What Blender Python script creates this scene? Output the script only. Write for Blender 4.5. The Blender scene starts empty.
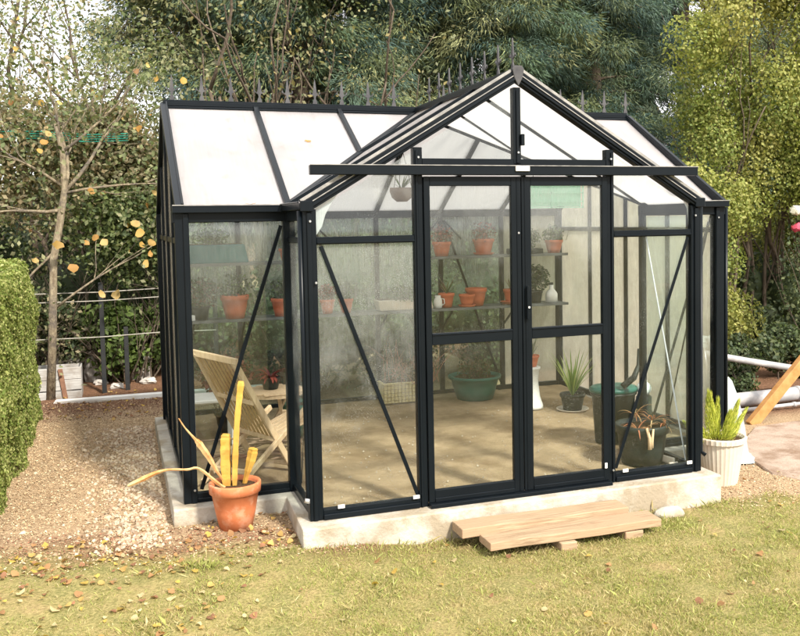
import bpy, math, random
import numpy as np
from mathutils import Vector, Matrix, Euler
random.seed(7); RNG = np.random.default_rng(11)
R = math.radians
S = bpy.context.scene
COL = S.collection

# ------------------------------------------------------------------ helpers
def link(o):
    COL.objects.link(o); return o

class MB:
    def __init__(s): s.v=[]; s.f=[]; s.c=[]
    def add(s, vs, fs, col=None):
        n=len(s.v); s.v += [tuple(map(float,p)) for p in vs]; s.f += [tuple(i+n for i in f) for f in fs]
        s.c += [col or (1,1,1)]*len(vs)
        return s
    def box(s, a, b, col=None):
        x0,y0,z0=a; x1,y1,z1=b
        x0,x1=min(x0,x1),max(x0,x1); y0,y1=min(y0,y1),max(y0,y1); z0,z1=min(z0,z1),max(z0,z1)
        return s.add([(x0,y0,z0),(x1,y0,z0),(x1,y1,z0),(x0,y1,z0),(x0,y0,z1),(x1,y0,z1),(x1,y1,z1),(x0,y1,z1)],
              [(0,3,2,1),(4,5,6,7),(0,1,5,4),(1,2,6,5),(2,3,7,6),(3,0,4,7)], col)
    def beam(s, p, q, w, h, up=(0,0,1), col=None, w2=None, h2=None):
        # w across, h along 'up'
        p=Vector(p); q=Vector(q); d=(q-p).normalized(); up=Vector(up)
        a=d.cross(up)
        if a.length<1e-4: a=d.cross(Vector((0,1,0)))
        a.normalize(); b=a.cross(d).normalized()
        w2=w if w2 is None else w2; h2=h if h2 is None else h2
        vs=[]
        for c,ww,hh in ((p,w,h),(q,w2,h2)):
            for sx,sy in ((-1,-1),(1,-1),(1,1),(-1,1)): vs.append(c+a*sx*ww/2+b*sy*hh/2)
        return s.add(vs,[(0,3,2,1),(4,5,6,7),(0,1,5,4),(1,2,6,5),(2,3,7,6),(3,0,4,7)],col)
    def tube(s, pts, rad, n=8, col=None, star=0, caps=True):
        pts=[Vector(p) for p in pts]
        if not hasattr(rad,'__len__'): rad=[rad]*len(pts)
        vs=[]; fs=[]; prev=None
        for i,p in enumerate(pts):
            d=(pts[min(i+1,len(pts)-1)]-pts[max(i-1,0)]).normalized()
            if prev is None:
                a=d.cross(Vector((0.3,0.2,1)));
                if a.length<1e-3: a=d.cross(Vector((1,0,0)))
            else: a=prev-d*prev.dot(d)
            a.normalize(); prev=a; b=d.cross(a)
            for k in range(n):
                t=2*math.pi*k/n; r=rad[i]*(1 if not star else (1.0 if k%2==0 else star))
                vs.append(p+a*math.cos(t)*r+b*math.sin(t)*r)
        for i in range(len(pts)-1):
            for k in range(n):
                fs.append((i*n+k,i*n+(k+1)%n,(i+1)*n+(k+1)%n,(i+1)*n+k))
        if caps:
            fs.append(tuple(range(n-1,-1,-1))); m=(len(pts)-1)*n; fs.append(tuple(range(m,m+n)))
        return s.add(vs,fs,col)
    def lathe(s, c, prof, n=32, col=None, sx=1, sy=1, flute=0, fn=0):
        vs=[]; fs=[]
        for j,(r,z) in enumerate(prof):
            for k in range(n):
                t=2*math.pi*k/n; rr=r*(1+flute*math.cos(fn*t)) if fn else r
                vs.append((c[0]+rr*math.cos(t)*sx,c[1]+rr*math.sin(t)*sy,c[2]+z))
        for j in range(len(prof)-1):
            for k in range(n): fs.append((j*n+k,j*n+(k+1)%n,(j+1)*n+(k+1)%n,(j+1)*n+k))
        fs.append(tuple(range(n-1,-1,-1))); m=(len(prof)-1)*n; fs.append(tuple(range(m,m+n)))
        return s.add(vs,fs,col)
    def prism(s, poly, d, col=None):
        # poly: list of 3D points (planar), extruded by vector d
        n=len(poly); d=Vector(d); P=[Vector(p) for p in poly]
        vs=[p for p in P]+[p+d for p in P]
        fs=[tuple(range(n-1,-1,-1)),tuple(range(n,2*n))]+[(i,(i+1)%n,n+(i+1)%n,n+i) for i in range(n)]
        return s.add(vs,fs,col)
    def build(s, name, m, parent=None, smooth=False, bevel=0, seg=1, col=False):
        o=Vector(parent['_o']) if parent is not None and '_o' in parent else Vector((0,0,0))
        if parent is None and getattr(s,'org',None) is not None: o=Vector(s.org)
        me=bpy.data.meshes.new(name)
        me.from_pydata([(v[0]-o[0],v[1]-o[1],v[2]-o[2]) for v in s.v],[],s.f)
        if col:
            at=me.color_attributes.new('col','FLOAT_COLOR','POINT')
            a=np.ones((len(s.c),4),np.float32); a[:,:3]=np.array(s.c); at.data.foreach_set('color',a.ravel())
        me.materials.append(m); me.update()
        if smooth: me.polygons.foreach_set('use_smooth',[True]*len(me.polygons))
        ob=link(bpy.data.objects.new(name,me))
        if parent is not None: ob.parent=parent
        else: ob.location=o
        if bevel:
            b=ob.modifiers.new('bevel','BEVEL'); b.width=bevel; b.segments=seg; b.limit_method='ANGLE'; b.angle_limit=R(40)
        return ob

def npmesh(name, V, F, m, parent=None, colors=None, smooth=False):
    """V (n,3), F (k,3) triangles"""
    if parent is not None and '_o' in parent: V=V-np.array(parent['_o'])
    me=bpy.data.meshes.new(name); n=len(V); k=len(F)
    me.vertices.add(n); me.vertices.foreach_set('co',np.ascontiguousarray(V,np.float32).ravel())
    me.loops.add(k*3); me.loops.foreach_set('vertex_index',np.ascontiguousarray(F,np.int32).ravel())
    me.polygons.add(k); me.polygons.foreach_set('loop_start',np.arange(0,k*3,3,dtype=np.int32))
    me.polygons.foreach_set('loop_total',np.full(k,3,np.int32))
    if colors is not None:
        at=me.color_attributes.new('col','FLOAT_COLOR','POINT')
        a=np.ones((n,4),np.float32); a[:,:3]=colors; at.data.foreach_set('color',a.ravel())
    me.materials.append(m); me.update(); me.validate()
    if smooth: me.polygons.foreach_set('use_smooth',np.ones(k,bool))
    ob=link(bpy.data.objects.new(name,me))
    if parent is not None: ob.parent=parent
    return ob

def thing(name, loc, label, cat, group=None):
    o=link(bpy.data.objects.new(name,None)); o.location=loc; o['_o']=tuple(loc); o.empty_display_size=.1
    o['label']=label; o['category']=cat
    if group: o['group']=group
    return o
def tag(o, label, cat, group=None):
    o['label']=label; o['category']=cat
    if group: o['group']=group
    return o
def kids(o): return [c for c in COL.objects if c.parent==o]
def clone(o, loc, label=None, rz=0, scale=1, parent=None):
    c=o.copy(); COL.objects.link(c); c.parent=parent
    if parent is None:
        c.location=loc; c.rotation_euler=(0,0,rz); c.scale=(scale,)*3
        if label: c['label']=label
    for k in kids(o): clone(k,None,parent=c)
    return c

# ------------------------------------------------------------------ materials
MATS={}
def newmat(name):
    m=bpy.data.materials.new(name); m.use_nodes=True; nt=m.node_tree; nt.nodes.clear()
    out=nt.nodes.new('ShaderNodeOutputMaterial'); return m,nt,out
def nd(nt,t,**kw):
    n=nt.nodes.new(t)
    for k,v in kw.items():
        if k in n.inputs: n.inputs[k].default_value=v
        else: setattr(n,k,v)
    return n
def noise(nt,scale,detail=4,stretch=None,coord='Object',rough=.6):
    tc=nd(nt,'ShaderNodeTexCoord'); mp=nd(nt,'ShaderNodeMapping'); nt.links.new(tc.outputs[coord],mp.inputs[0])
    if stretch: mp.inputs['Scale'].default_value=stretch
    n=nd(nt,'ShaderNodeTexNoise',Scale=scale,Detail=detail,Roughness=rough); nt.links.new(mp.outputs[0],n.inputs['Vector'])
    return n.outputs['Fac']
def ramp(nt,src,stops):
    r=nd(nt,'ShaderNodeValToRGB'); nt.links.new(src,r.inputs[0]); e=r.color_ramp.elements
    while len(e)<len(stops): e.new(.5)
    for i,(p,c) in enumerate(stops):
        e[i].position=p; e[i].color=(*c,1) if len(c)==3 else c
    return r.outputs[0]
def mixc(nt,f,a,b,mode='MIX'):
    n=nd(nt,'ShaderNodeMix'); n.data_type='RGBA'; n.blend_type=mode
    for sock,v in ((n.inputs[0],f),(n.inputs[6],a),(n.inputs[7],b)):
        if hasattr(v,'type') and not isinstance(v,(tuple,float,int)): nt.links.new(v,sock)
        else: sock.default_value = v if isinstance(v,(float,int)) else (*v,1)
    return n.outputs[2]
def g3(v): return (v,v,v)
def bump(nt,src,strength,dist=.01):
    b=nd(nt,'ShaderNodeBump',Strength=strength,Distance=dist); nt.links.new(src,b.inputs['Height']); return b.outputs[0]

def surf(name, c1, c2, scale=6, rough=.8, stretch=None, bmp=.3, bscale=None, bdist=.005, spec=.4, metal=0, detail=6, lo=.35, hi=.65, c3=None, s3=1.5):
    m,nt,out=newmat(name); p=nd(nt,'ShaderNodeBsdfPrincipled'); p.inputs['Roughness'].default_value=rough
    p.inputs['Specular IOR Level'].default_value=spec; p.inputs['Metallic'].default_value=metal
    n=noise(nt,scale,detail,stretch); c=ramp(nt,n,[(lo,c1),(hi,c2)])
    if c3:
        n3=noise(nt,s3,5); f=ramp(nt,n3,[(.48,g3(0)),(.62,g3(1))]); c=mixc(nt,f,c,c3)
    nt.links.new(c,p.inputs['Base Color'])
    if bmp:
        nb=noise(nt,bscale or scale*5,5,stretch); nt.links.new(bump(nt,nb,bmp,bdist),p.inputs['Normal'])
    nt.links.new(p.outputs[0],out.inputs[0]); MATS[name]=m; return m

def leafmat(name, base=(1,1,1), trans=.35, rough=.6, nscale=0):
    m,nt,out=newmat(name); at=nd(nt,'ShaderNodeAttribute',attribute_name='col')
    c=mixc(nt,1.0,at.outputs['Color'],base,'MULTIPLY')
    p=nd(nt,'ShaderNodeBsdfPrincipled'); p.inputs['Roughness'].default_value=rough; p.inputs['Specular IOR Level'].default_value=.3
    nt.links.new(c,p.inputs['Base Color'])
    t=nd(nt,'ShaderNodeBsdfTranslucent'); nt.links.new(mixc(nt,1.0,c,(1.15,1.2,.7),'MULTIPLY'),t.inputs[0])
    mx=nd(nt,'ShaderNodeMixShader'); mx.inputs[0].default_value=trans
    nt.links.new(p.outputs[0],mx.inputs[1]); nt.links.new(t.outputs[0],mx.inputs[2]); nt.links.new(mx.outputs[0],out.inputs[0])
    MATS[name]=m; return m

def glassmat(name, base=.03, streak=.25, cover=(.45,.7), vgrad=0.5, tint=(.95,.98,.975), fogc=(.78,.80,.78), sscale=1.0):
    m,nt,out=newmat(name)
    tc=nd(nt,'ShaderNodeTexCoord')
    sep=nd(nt,'ShaderNodeSeparateXYZ'); nt.links.new(tc.outputs['Generated'],sep.inputs[0])
    st=noise(nt,11*sscale,4,(7,7,.45),rough=.75); st=ramp(nt,st,[(.46,g3(0)),(.60,g3(1))])
    big=noise(nt,3.2,6,(1,1,.8),rough=.7); 
    # coverage rises to the top of the pane
    ad=nd(nt,'ShaderNodeMath',operation='MULTIPLY_ADD'); nt.links.new(sep.outputs[2],ad.inputs[0]); ad.inputs[1].default_value=vgrad; ad.inputs[2].default_value=-vgrad*.5
    a2=nd(nt,'ShaderNodeMath',operation='ADD'); nt.links.new(big,a2.inputs[0]); nt.links.new(ad.outputs[0],a2.inputs[1])
    cv=ramp(nt,a2.outputs[0],[(cover[0],g3(0)),(cover[1],g3(1))])
    mu=nd(nt,'ShaderNodeMath',operation='MULTIPLY'); nt.links.new(st,mu.inputs[0]); nt.links.new(cv,mu.inputs[1])
    mu2=nd(nt,'ShaderNodeMath',operation='MULTIPLY_ADD'); nt.links.new(mu.outputs[0],mu2.inputs[0]); mu2.inputs[1].default_value=streak*.55
    mu3=nd(nt,'ShaderNodeMath',operation='MULTIPLY_ADD'); nt.links.new(cv,mu3.inputs[0]); mu3.inputs[1].default_value=streak*.75; mu3.inputs[2].default_value=base
    nt.links.new(mu3.outputs[0],mu2.inputs[2])
    # droplets
    v=nd(nt,'ShaderNodeTexVoronoi',Scale=95); nt.links.new(tc.outputs['Object'],v.inputs['Vector'])
    dr=ramp(nt,v.outputs['Distance'],[(.12,g3(1)),(.22,g3(0))])
    dn=ramp(nt,noise(nt,3,3),[(.48,g3(0)),(.58,g3(1))])
    dm=nd(nt,'ShaderNodeMath',operation='MULTIPLY'); nt.links.new(dr,dm.inputs[0]); nt.links.new(dn,dm.inputs[1])
    fa=nd(nt,'ShaderNodeMath',operation='MULTIPLY_ADD',use_clamp=True); nt.links.new(dm.outputs[0],fa.inputs[0]); fa.inputs[1].default_value=.40; nt.links.new(mu2.outputs[0],fa.inputs[2])
    tr=nd(nt,'ShaderNodeBsdfTransparent'); tr.inputs[0].default_value=(*tint,1)
    gl=nd(nt,'ShaderNodeBsdfGlossy'); gl.inputs['Roughness'].default_value=.03
    lw=nd(nt,'ShaderNodeLayerWeight'); lw.inputs[0].default_value=.5
    pw=nd(nt,'ShaderNodeMath',operation='POWER'); nt.links.new(lw.outputs['Facing'],pw.inputs[0]); pw.inputs[1].default_value=4.5
    fr=nd(nt,'ShaderNodeMath',operation='MULTIPLY_ADD'); nt.links.new(pw.outputs[0],fr.inputs[0]); fr.inputs[1].default_value=.6; fr.inputs[2].default_value=.035
    m1=nd(nt,'ShaderNodeMixShader'); nt.links.new(fr.outputs[0],m1.inputs[0]); nt.links.new(tr.outputs[0],m1.inputs[1]); nt.links.new(gl.outputs[0],m1.inputs[2])
    df=nd(nt,'ShaderNodeBsdfDiffuse'); df.inputs[0].default_value=(*fogc,1)
    tl=nd(nt,'ShaderNodeBsdfTranslucent'); tl.inputs[0].default_value=(*fogc,1)
    m2=nd(nt,'ShaderNodeMixShader'); m2.inputs[0].default_value=.6; nt.links.new(df.outputs[0],m2.inputs[1]); nt.links.new(tl.outputs[0],m2.inputs[2])
    m3=nd(nt,'ShaderNodeMixShader'); nt.links.new(fa.outputs[0],m3.inputs[0]); nt.links.new(m1.outputs[0],m3.inputs[1]); nt.links.new(m2.outputs[0],m3.inputs[2])
    nt.links.new(m3.outputs[0],out.inputs[0]); MATS[name]=m; return m

PAINT=surf('black_paint',(.004,.0062,.0085),(.0055,.008,.0105),3,.30,None,.04,60,.001,.14)
EDGE=surf('edge_highlight',(.16,.155,.15),(.30,.29,.27),14,.5,None,.1)  # pale colour for added strips that paint sunlit highlights along the frame edges
BR=surf('bright_aluminium',(.35,.36,.36),(.5,.5,.5),6,.35,metal=.7)
CONC=surf('concrete',(.36,.33,.28),(.50,.46,.39),6,.9,None,.9,35,.008,.2,c3=(.30,.25,.18),s3=3.2)
SLATE=surf('grey_cap',(.05,.05,.055),(.09,.088,.09),8,.7,spec=.15)
TERRA=surf('terracotta',(.46,.14,.055),(.56,.19,.08),7,.75,None,.15,60,.002,.3,c3=(.58,.27,.16),s3=11)
TERRA2=surf('terracotta_bright',(.52,.13,.06),(.60,.17,.075),7,.7,None,.1,60,.002,.3)
SOIL=surf('potting_soil',(.03,.018,.01),(.09,.055,.03),40,.95,None,.8,80,.01,.1)
WOOD=surf('sawn_timber',(.22,.15,.09),(.42,.31,.20),5,.85,(.7,16,16),.8,6,.004,.2,c3=(.36,.24,.15),s3=3.5)
DWOOD=surf('weathered_wood_end',(.16,.08,.05),(.24,.13,.08),14,.9)
CHAIRW=surf('pale_varnished_wood',(.50,.34,.20),(.62,.45,.29),6,.5,(8,8,1),.2)
BAMB=surf('golden_slats',(.36,.22,.09),(.48,.31,.14),9,.55,(10,10,1),.2)
WHITEP=surf('white_paint',(.72,.70,.66),(.80,.79,.76),5,.6,None,.1)
CREAMP=surf('cream_plastic',(.50,.44,.36),(.60,.54,.45),5,.5,None,.1,c3=(.62,.5,.4),s3=4)
BLACKP=surf('black_plastic',(.010,.014,.012),(.022,.028,.024),6,.45,None,.1)
GREENP=surf('green_plastic',(.012,.09,.07),(.02,.12,.09),5,.4,None,.05)
TEALP=surf('teal_plastic',(.02,.11,.13),(.03,.15,.16),5,.45,None,.05)
MINT=surf('mint_plastic',(.30,.66,.48),(.36,.72,.54),5,.5,None,.05)
WICK=surf('straw_weave',(.42,.33,.15),(.62,.52,.28),60,.8,None,.6,120,.004)
GREYW=surf('grey_boards',(.30,.29,.28),(.44,.43,.41),5,.9,(1,14,14),.4,8,.004,c3=(.26,.23,.2),s3=3)
ORANGEW=surf('orange_stained_timber',(.34,.16,.045),(.44,.23,.08),4,.7,(3,3,3),.2)
GALV=surf('pale_pipe',(.27,.27,.275),(.40,.39,.39),5,.45,None,.05,c3=(.45,.43,.42),s3=5)
DARKM=surf('dark_steel',(.012,.014,.016),(.022,.022,.022),8,.5)
SHEET=surf('pale_grey_sheet',(.30,.34,.33),(.38,.42,.40),3,.6,None,.5,9,.02)
BARK=surf('bark',(.07,.05,.035),(.14,.11,.08),12,.9,(3,3,.6),.9,20,.02)
PBARK=surf('pale_bark',(.17,.13,.085),(.32,.27,.18),9,.9,(3,3,1),.9,16,.03,c3=(.12,.10,.08),s3=5)
BRASS=surf('tap_metal',(.35,.33,.30),(.5,.48,.45),10,.35,metal=.8)
STONE=surf('pale_stone',(.36,.33,.30),(.52,.49,.45),9,.9,None,.5)
FLAG=surf('flagstone',(.27,.20,.15),(.37,.29,.23),4,.9,None,.7,40,.01,c3=(.20,.13,.085),s3=2.4)
CACT=surf('yellow_cactus_skin',(.42,.235,.04),(.52,.34,.08),14,.7,None,.6,50,.004,.2,c3=(.38,.20,.04),s3=7)
CACTO=surf('dry_orange_stem',(.42,.19,.06),(.50,.29,.13),14,.8,None,.5,50,.004,.2,c3=(.50,.36,.17),s3=7)
LEAF=leafmat('leaf'); NEEDLE=leafmat('needle',trans=.2,rough=.7); GRASSM=leafmat('grass_blade',trans=.3)
CHIP=leafmat('chips',trans=0.0,rough=.9); PETAL=leafmat('petal',trans=.3)
GLASS=glassmat('glass_front',.004,.07,(.45,.75),.7,sscale=1.3)
GLASSM=glassmat('glass_misty',.010,.125,(.42,.68),.7,sscale=1.6)
GLASSD=glassmat('glass_door_clear',.006,.03,(.55,.85),.3)
GLASSR=glassmat('glass_frosted',.33,.25,(.3,.7),.2,fogc=(.86,.80,.68))
GLASSL=glassmat('glass_left_side',.14,.10,(.3,.7),.2,fogc=(.8,.72,.58))
GLASSB=glassmat('glass_rear',.02,.22,(.50,.85),1.3,tint=(.80,.88,.84))
# twin-wall roof sheet
def roofmat():
    m,nt,out=newmat('roof_polycarbonate')
    n=noise(nt,1.6,6,(1,1,1)); c=ramp(nt,n,[(.32,(.39,.38,.40)),(.66,(.57,.56,.585))])
    n2=noise(nt,7,6,(1,1,1)); f=ramp(nt,n2,[(.58,g3(0)),(.72,g3(.5))]); c=mixc(nt,f,c,(.30,.26,.21))
    n3=noise(nt,3,4,(30,1,1)); c=mixc(nt,.25,c,ramp(nt,n3,[(.45,g3(.32)),(.6,g3(.55))]))
    d=nd(nt,'ShaderNodeBsdfPrincipled'); d.inputs['Roughness'].default_value=.25; d.inputs['Specular IOR Level'].default_value=.5; nt.links.new(c,d.inputs['Base Color'])
    t=nd(nt,'ShaderNodeBsdfTranslucent'); t.inputs[0].default_value=(.95,.93,.92,1)
    mx=nd(nt,'ShaderNodeMixShader'); mx.inputs[0].default_value=.6
    nt.links.new(d.outputs[0],mx.inputs[1]); nt.links.new(t.outputs[0],mx.inputs[2]); nt.links.new(mx.outputs[0],out.inputs[0]); return m
ROOF=roofmat()

# ------------------------------------------------------------------ ground
def sm(t): 
    t=np.clip(t,0,1); return t*t*(3-2*t)
YBX=[-9,-4,-3.4,-2.4,-1.6,-1.4,1.6,1.8,2.6,5,9]; YBY=[1.0,.7,.5,.22,.0,-.12,-.18,-.25,-.40,-1.0,-1.6]
def gz(x,y):
    x=np.asarray(x,float); y=np.asarray(y,float)
    z=-.215+.092*sm((-.5-x)/1.3)*sm((y+1.5)/1.3)
    z=z+.008*np.sin(3.1*x+1.3*y)+.006*np.sin(5.3*y-2.1*x+1)+.004*np.sin(11*x)*np.sin(9*y)
    return z
def gzf(x,y): return float(gz(x,y))
def fbm(x,y,s,seed=0):
    v=0;a=1
    for i in range(4):
        v=v+a*np.sin(s*x*1.1+seed+1.7*np.sin(s*y*.9+seed*2+i))*np.sin(s*y+seed*3+1.3*np.sin(s*x*.8+i)); s=s*2.03;a=a*.55
    return v/2
def axis(lo,hi,step,far):
    a=list(np.arange(lo,hi+1e-6,step)); d=step; p=lo
    L=[]
    while p>-far: d*=1.5; p-=d; L.append(p)
    d=step; p=hi; H=[]
    while p<far: d*=1.5; p+=d; H.append(p)
    return np.array(L[::-1]+a+H)
def make_ground():
    X=axis(-5,7,.06,160); Y=axis(-4.2,8,.06,160)
    gx,gy=np.meshgrid(X,Y,indexing='ij'); z=gz(gx,gy)
    near=(np.abs(gx-1)<6)&(gy>-4.2)&(gy<8)
    rough=.010*fbm(gx,gy,9,2)+.006*fbm(gx,gy,23,5); z=z+np.where(near,rough,0)
    V=np.stack([gx,gy,z],-1).reshape(-1,3); nx,ny=len(X),len(Y)
    i=(np.arange(nx-1)[:,None]*ny+np.arange(ny-1)[None,:]).ravel()
    F=np.concatenate([np.stack([i,i+ny,i+ny+1],1),np.stack([i,i+ny+1,i+1],1)])
    yb=np.interp(gx,YBX,YBY)+.16*fbm(gx,gy,2.6,1)+.06*fbm(gx,gy,9,1)
    g=sm((gy-yb)/np.where(gx<-1.2,.55,.16)+.5)                        # 1 = gravel and chips, 0 = lawn
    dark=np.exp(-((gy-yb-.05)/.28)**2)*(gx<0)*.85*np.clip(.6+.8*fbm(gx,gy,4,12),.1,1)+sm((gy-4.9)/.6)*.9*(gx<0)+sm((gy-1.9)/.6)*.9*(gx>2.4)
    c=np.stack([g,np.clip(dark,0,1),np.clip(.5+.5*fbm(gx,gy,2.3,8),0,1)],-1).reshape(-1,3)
    m,nt,out=newmat('ground_soil_turf')
    at=nd(nt,'ShaderNodeAttribute',attribute_name='col'); sp=nd(nt,'ShaderNodeSeparateColor'); nt.links.new(at.outputs['Color'],sp.inputs[0])
    n1=noise(nt,5,6); n2=noise(nt,55,5); n3=noise(nt,1.3,4)
    turf=ramp(nt,n1,[(.35,(.15,.15,.055)),(.52,(.25,.21,.085)),(.66,(.32,.22,.115))])
    turf=mixc(nt,.55,turf,ramp(nt,n2,[(.35,(.10,.10,.03)),(.65,(.36,.30,.13))]))
    grav=ramp(nt,n2,[(.3,(.19,.125,.07)),(.5,(.34,.24,.145)),(.68,(.48,.37,.235))])
    grav=mixc(nt,ramp(nt,n3,[(.4,g3(0)),(.7,g3(.5))]),grav,(.32,.235,.15))
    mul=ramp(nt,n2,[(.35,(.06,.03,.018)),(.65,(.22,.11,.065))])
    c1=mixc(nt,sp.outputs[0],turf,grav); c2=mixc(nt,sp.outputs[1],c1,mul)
    p=nd(nt,'ShaderNodeBsdfPrincipled'); p.inputs['Roughness'].default_value=.95; p.inputs['Specular IOR Level'].default_value=.1
    nt.links.new(c2,p.inputs['Base Color']); nt.links.new(bump(nt,n2,.8,.02),p.inputs['Normal']); nt.links.new(p.outputs[0],out.inputs[0])
    o=npmesh('ground',V,F,m,colors=c,smooth=True); o['kind']='structure'
make_ground()

# ------------------------------------------------------------------ concrete footing and inside floor
A=1.5; W=2.26; DP=.75; YM=2.30; YR=3.85; HE=2.105; HR=3.01; ZT=1.876; HB=2.34; B=.746
def foot():
    o=.125; out=[(-A-o+.0,-.18),(A+o,-.18),(A+o,DP-.14),(W+o,DP-.14),(W+o,YR+o),(-W-o,YR+o),(-W-o,DP-.14),(-A-o+.03,DP-.14)]
    i=.06; inn=[(-A+i,.07),(A-i,.07),(A-i,DP+.07),(W-i,DP+.07),(W-i,YR-i),(-W+i,YR-i),(-W+i,DP+.07),(-A+i,DP+.07)]
    n=8; vs=[]
    for z in (0,-.45):
        vs+=[(x,y,z) for x,y in out]+[(x,y,z) for x,y in inn]
    fs=[]
    for k in range(n):
        k2=(k+1)%n
        fs+=[(k,k2,n+k2,n+k),(2*n+k2,2*n+k,3*n+k,3*n+k2),(k2,k,2*n+k,2*n+k2),(n+k,n+k2,3*n+k2,3*n+k)]
    b=MB(); b.add(vs,fs); b.org=(0,1.8,-.2)
    ob=b.build('concrete_footing',CONC,bevel=.012,seg=2)
    tag(ob,'pale cast concrete footing kerb carrying the black greenhouse','footing')
foot()
def floor():
    X=np.arange(-2.28,2.281,.05); Y=np.arange(-.02,3.90,.05); gx,gy=np.meshgrid(X,Y,indexing='ij')
    z=-.012+.012*fbm(gx,gy,3,4)+.006*fbm(gx,gy,17,1)+.03*sm((gy-2.4)/1.4)
    V=np.stack([gx,gy,z],-1).reshape(-1,3); nx,ny=gx.shape
    i=(np.arange(nx-1)[:,None]*ny+np.arange(ny-1)[None,:]); cx=gx[:-1,:-1]+.02; cy=gy[:-1,:-1]
    keep=((np.abs(cx)<A-.08)&(cy>.03))|((np.abs(cx)<W-.07)&(cy>DP+.04)&(cy<YR-.07)); i=i[keep]
    F=np.concatenate([np.stack([i,i+ny,i+ny+1],1),np.stack([i,i+ny+1,i+1],1)])
    m=surf('sandy_soil',(.28,.20,.12),(.39,.285,.175),4,.95,None,.8,60,.012,.1,c3=(.22,.15,.085),s3=1.6)
    o=npmesh('floor',V,F,m,smooth=True); o['kind']='structure'
    b=MB()
    for k in range(260):
        x=random.uniform(-1.4,1.4); y=random.uniform(.1,3.4); s=random.uniform(.004,.010)
        v=random.uniform(.28,.45); b.add([(x-s,y,.0),(x,y-s,.0),(x+s,y,.0),(x,y+s,.0),(x,y,s*.9+.004)],[(0,1,4),(1,2,4),(2,3,4),(3,0,4)],(v,v*.85,v*.66))
    o=b.build('soil_crumbs',CHIP,col=True); o['kind']='stuff'; o['label']='pale crumbs and pebbles on the sandy greenhouse floor'; o['category']='pebbles'
floor()

# ------------------------------------------------------------------ greenhouse
G=thing('greenhouse',(0,1.9,0),'black framed glass greenhouse with a gabled double door porch','greenhouse')
def fr(name,*beams,bevel=.004,mat=PAINT,parent=None,label=None):
    b=MB()
    for a in beams: b.beam(*a[:4],**(a[4] if len(a)>4 else {}))
    o=b.build(name,mat,parent or G,bevel=bevel)
    if label: o['label']=label
    return o
YU={'up':(0,1,0)}; XU={'up':(1,0,0)}
def post(name,x,y,z1,wx,wy,z0=.0,ribx=0):
    b=MB(); b.box((x-wx/2,y-wy/2,z0),(x+wx/2,y+wy/2,z1))
    if ribx: b.box((x-wx*.22,y-wy/2-.012,z0+.003),(x+wx*.22,y-wy/2+.002,z1-.003))
    return b.build(name,PAINT,G,bevel=.004)
# posts
for sx in (-1,1):
    b=MB(); b.box((sx*A-.045,-.03,0),(sx*A+.045,.05,HE-.02)); b.box((sx*A-.02,-.045,.004),(sx*A+.012,-.03,HE-.04)); b.build('corner_post',PAINT,G,bevel=.005)
    post('corner_post',sx*(A+.005),DP+.01,HE-.02,.085 if sx<0 else .05,.085 if sx<0 else .05)
    b=MB(); b.box((sx*(W)-.045,DP-.04,0),(sx*W+.045,DP+.05,HE-.02)); b.box((sx*W-sx*.03-.02,DP-.055,.004),(sx*W-sx*.03+.02,DP-.04,HE-.03)); b.build('corner_post',PAINT,G,bevel=.005)
    post('corner_post',sx*W,YR,HE-.02,.09,.09)
    # side gable posts
    for y,zt in ((DP+.775,2.54),(YM,HR-.05),(YM+.775,2.54)):
        post('mullion',sx*W,y,zt,.05,.045)
    fr('transom_bar',((sx*W,DP+.05,ZT),(sx*W,YR-.045,ZT),.04,.045))
    fr('base_rail',((sx*W,DP+.05,.03),(sx*W,YR-.045,.03),.05,.055))
    fr('base_rail',((sx*A,.05,.03),(sx*A,DP-.03,.03),.05,.055))
    fr('transom_bar',((sx*A,.05,ZT),(sx*A,DP-.03,ZT),.035,.04))
    fr('eave_beam',((sx*A,.05,HE-.05),(sx*A,DP-.03,HE-.05),.05,.09))
    # wing front
    x0,x1=sorted((sx*(A+.048),sx*(W-.045)))
    fr('base_rail',((x0,DP,.035),(x1,DP,.035),.05,.07),((x0,DP-.028,.016),(x1,DP-.028,.016),.012,.03))
    # porch mullions up to the rafter
    zt=HR-B/A*(HR-HE)-.06
    b=MB(); b.box((sx*B-.032,-.03,.0),(sx*B+.032,.03,zt)); b.box((sx*(B+.012)-.008,-.042,.003),(sx*(B+.012)+.008,-.03,zt-.02)); b.build('mullion',PAINT,G,bevel=.003)
    # lower rails and transoms of the outer bays
    x0,x1=sorted((sx*(A-.045),sx*(B+.032)))
    fr('base_rail',((x0,0,.04),(x1,0,.04),.06,.06),((x0,-.04,.022),(x1,-.04,.022),.016,.036))
    fr('transom_bar',((x0,0,ZT),(x1,0,ZT),.05,.05),((x0,-.028,ZT-.012),(x1,-.028,ZT-.012),.012,.018))
# rear posts
for x in (-1.5,-.75,0,.75,1.5): post('mullion',x,YR,HE-.02,.05,.05)
fr('base_rail',((-W+.045,YR,.03),(W-.045,YR,.03),.05,.055))
fr('eave_beam',((-W-.04,YR+.01,HE-.01),(W+.04,YR+.01,HE-.01),.07,.12))
# centre gable post
b=MB(); b.box((-.028,-.03,HB+.05),(.028,.03,HR-.08)); b.box((-.01,-.042,HB+.055),(.01,-.03,HR-.1)); b.box((.02,-.06,2.52),(.045,-.031,2.60)); b.build('gable_post',PAINT,G,bevel=.003)
fr('gable_rail',((-B+.032,0,HB+.06),(B-.032,0,HB+.06),.05,.05))
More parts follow.
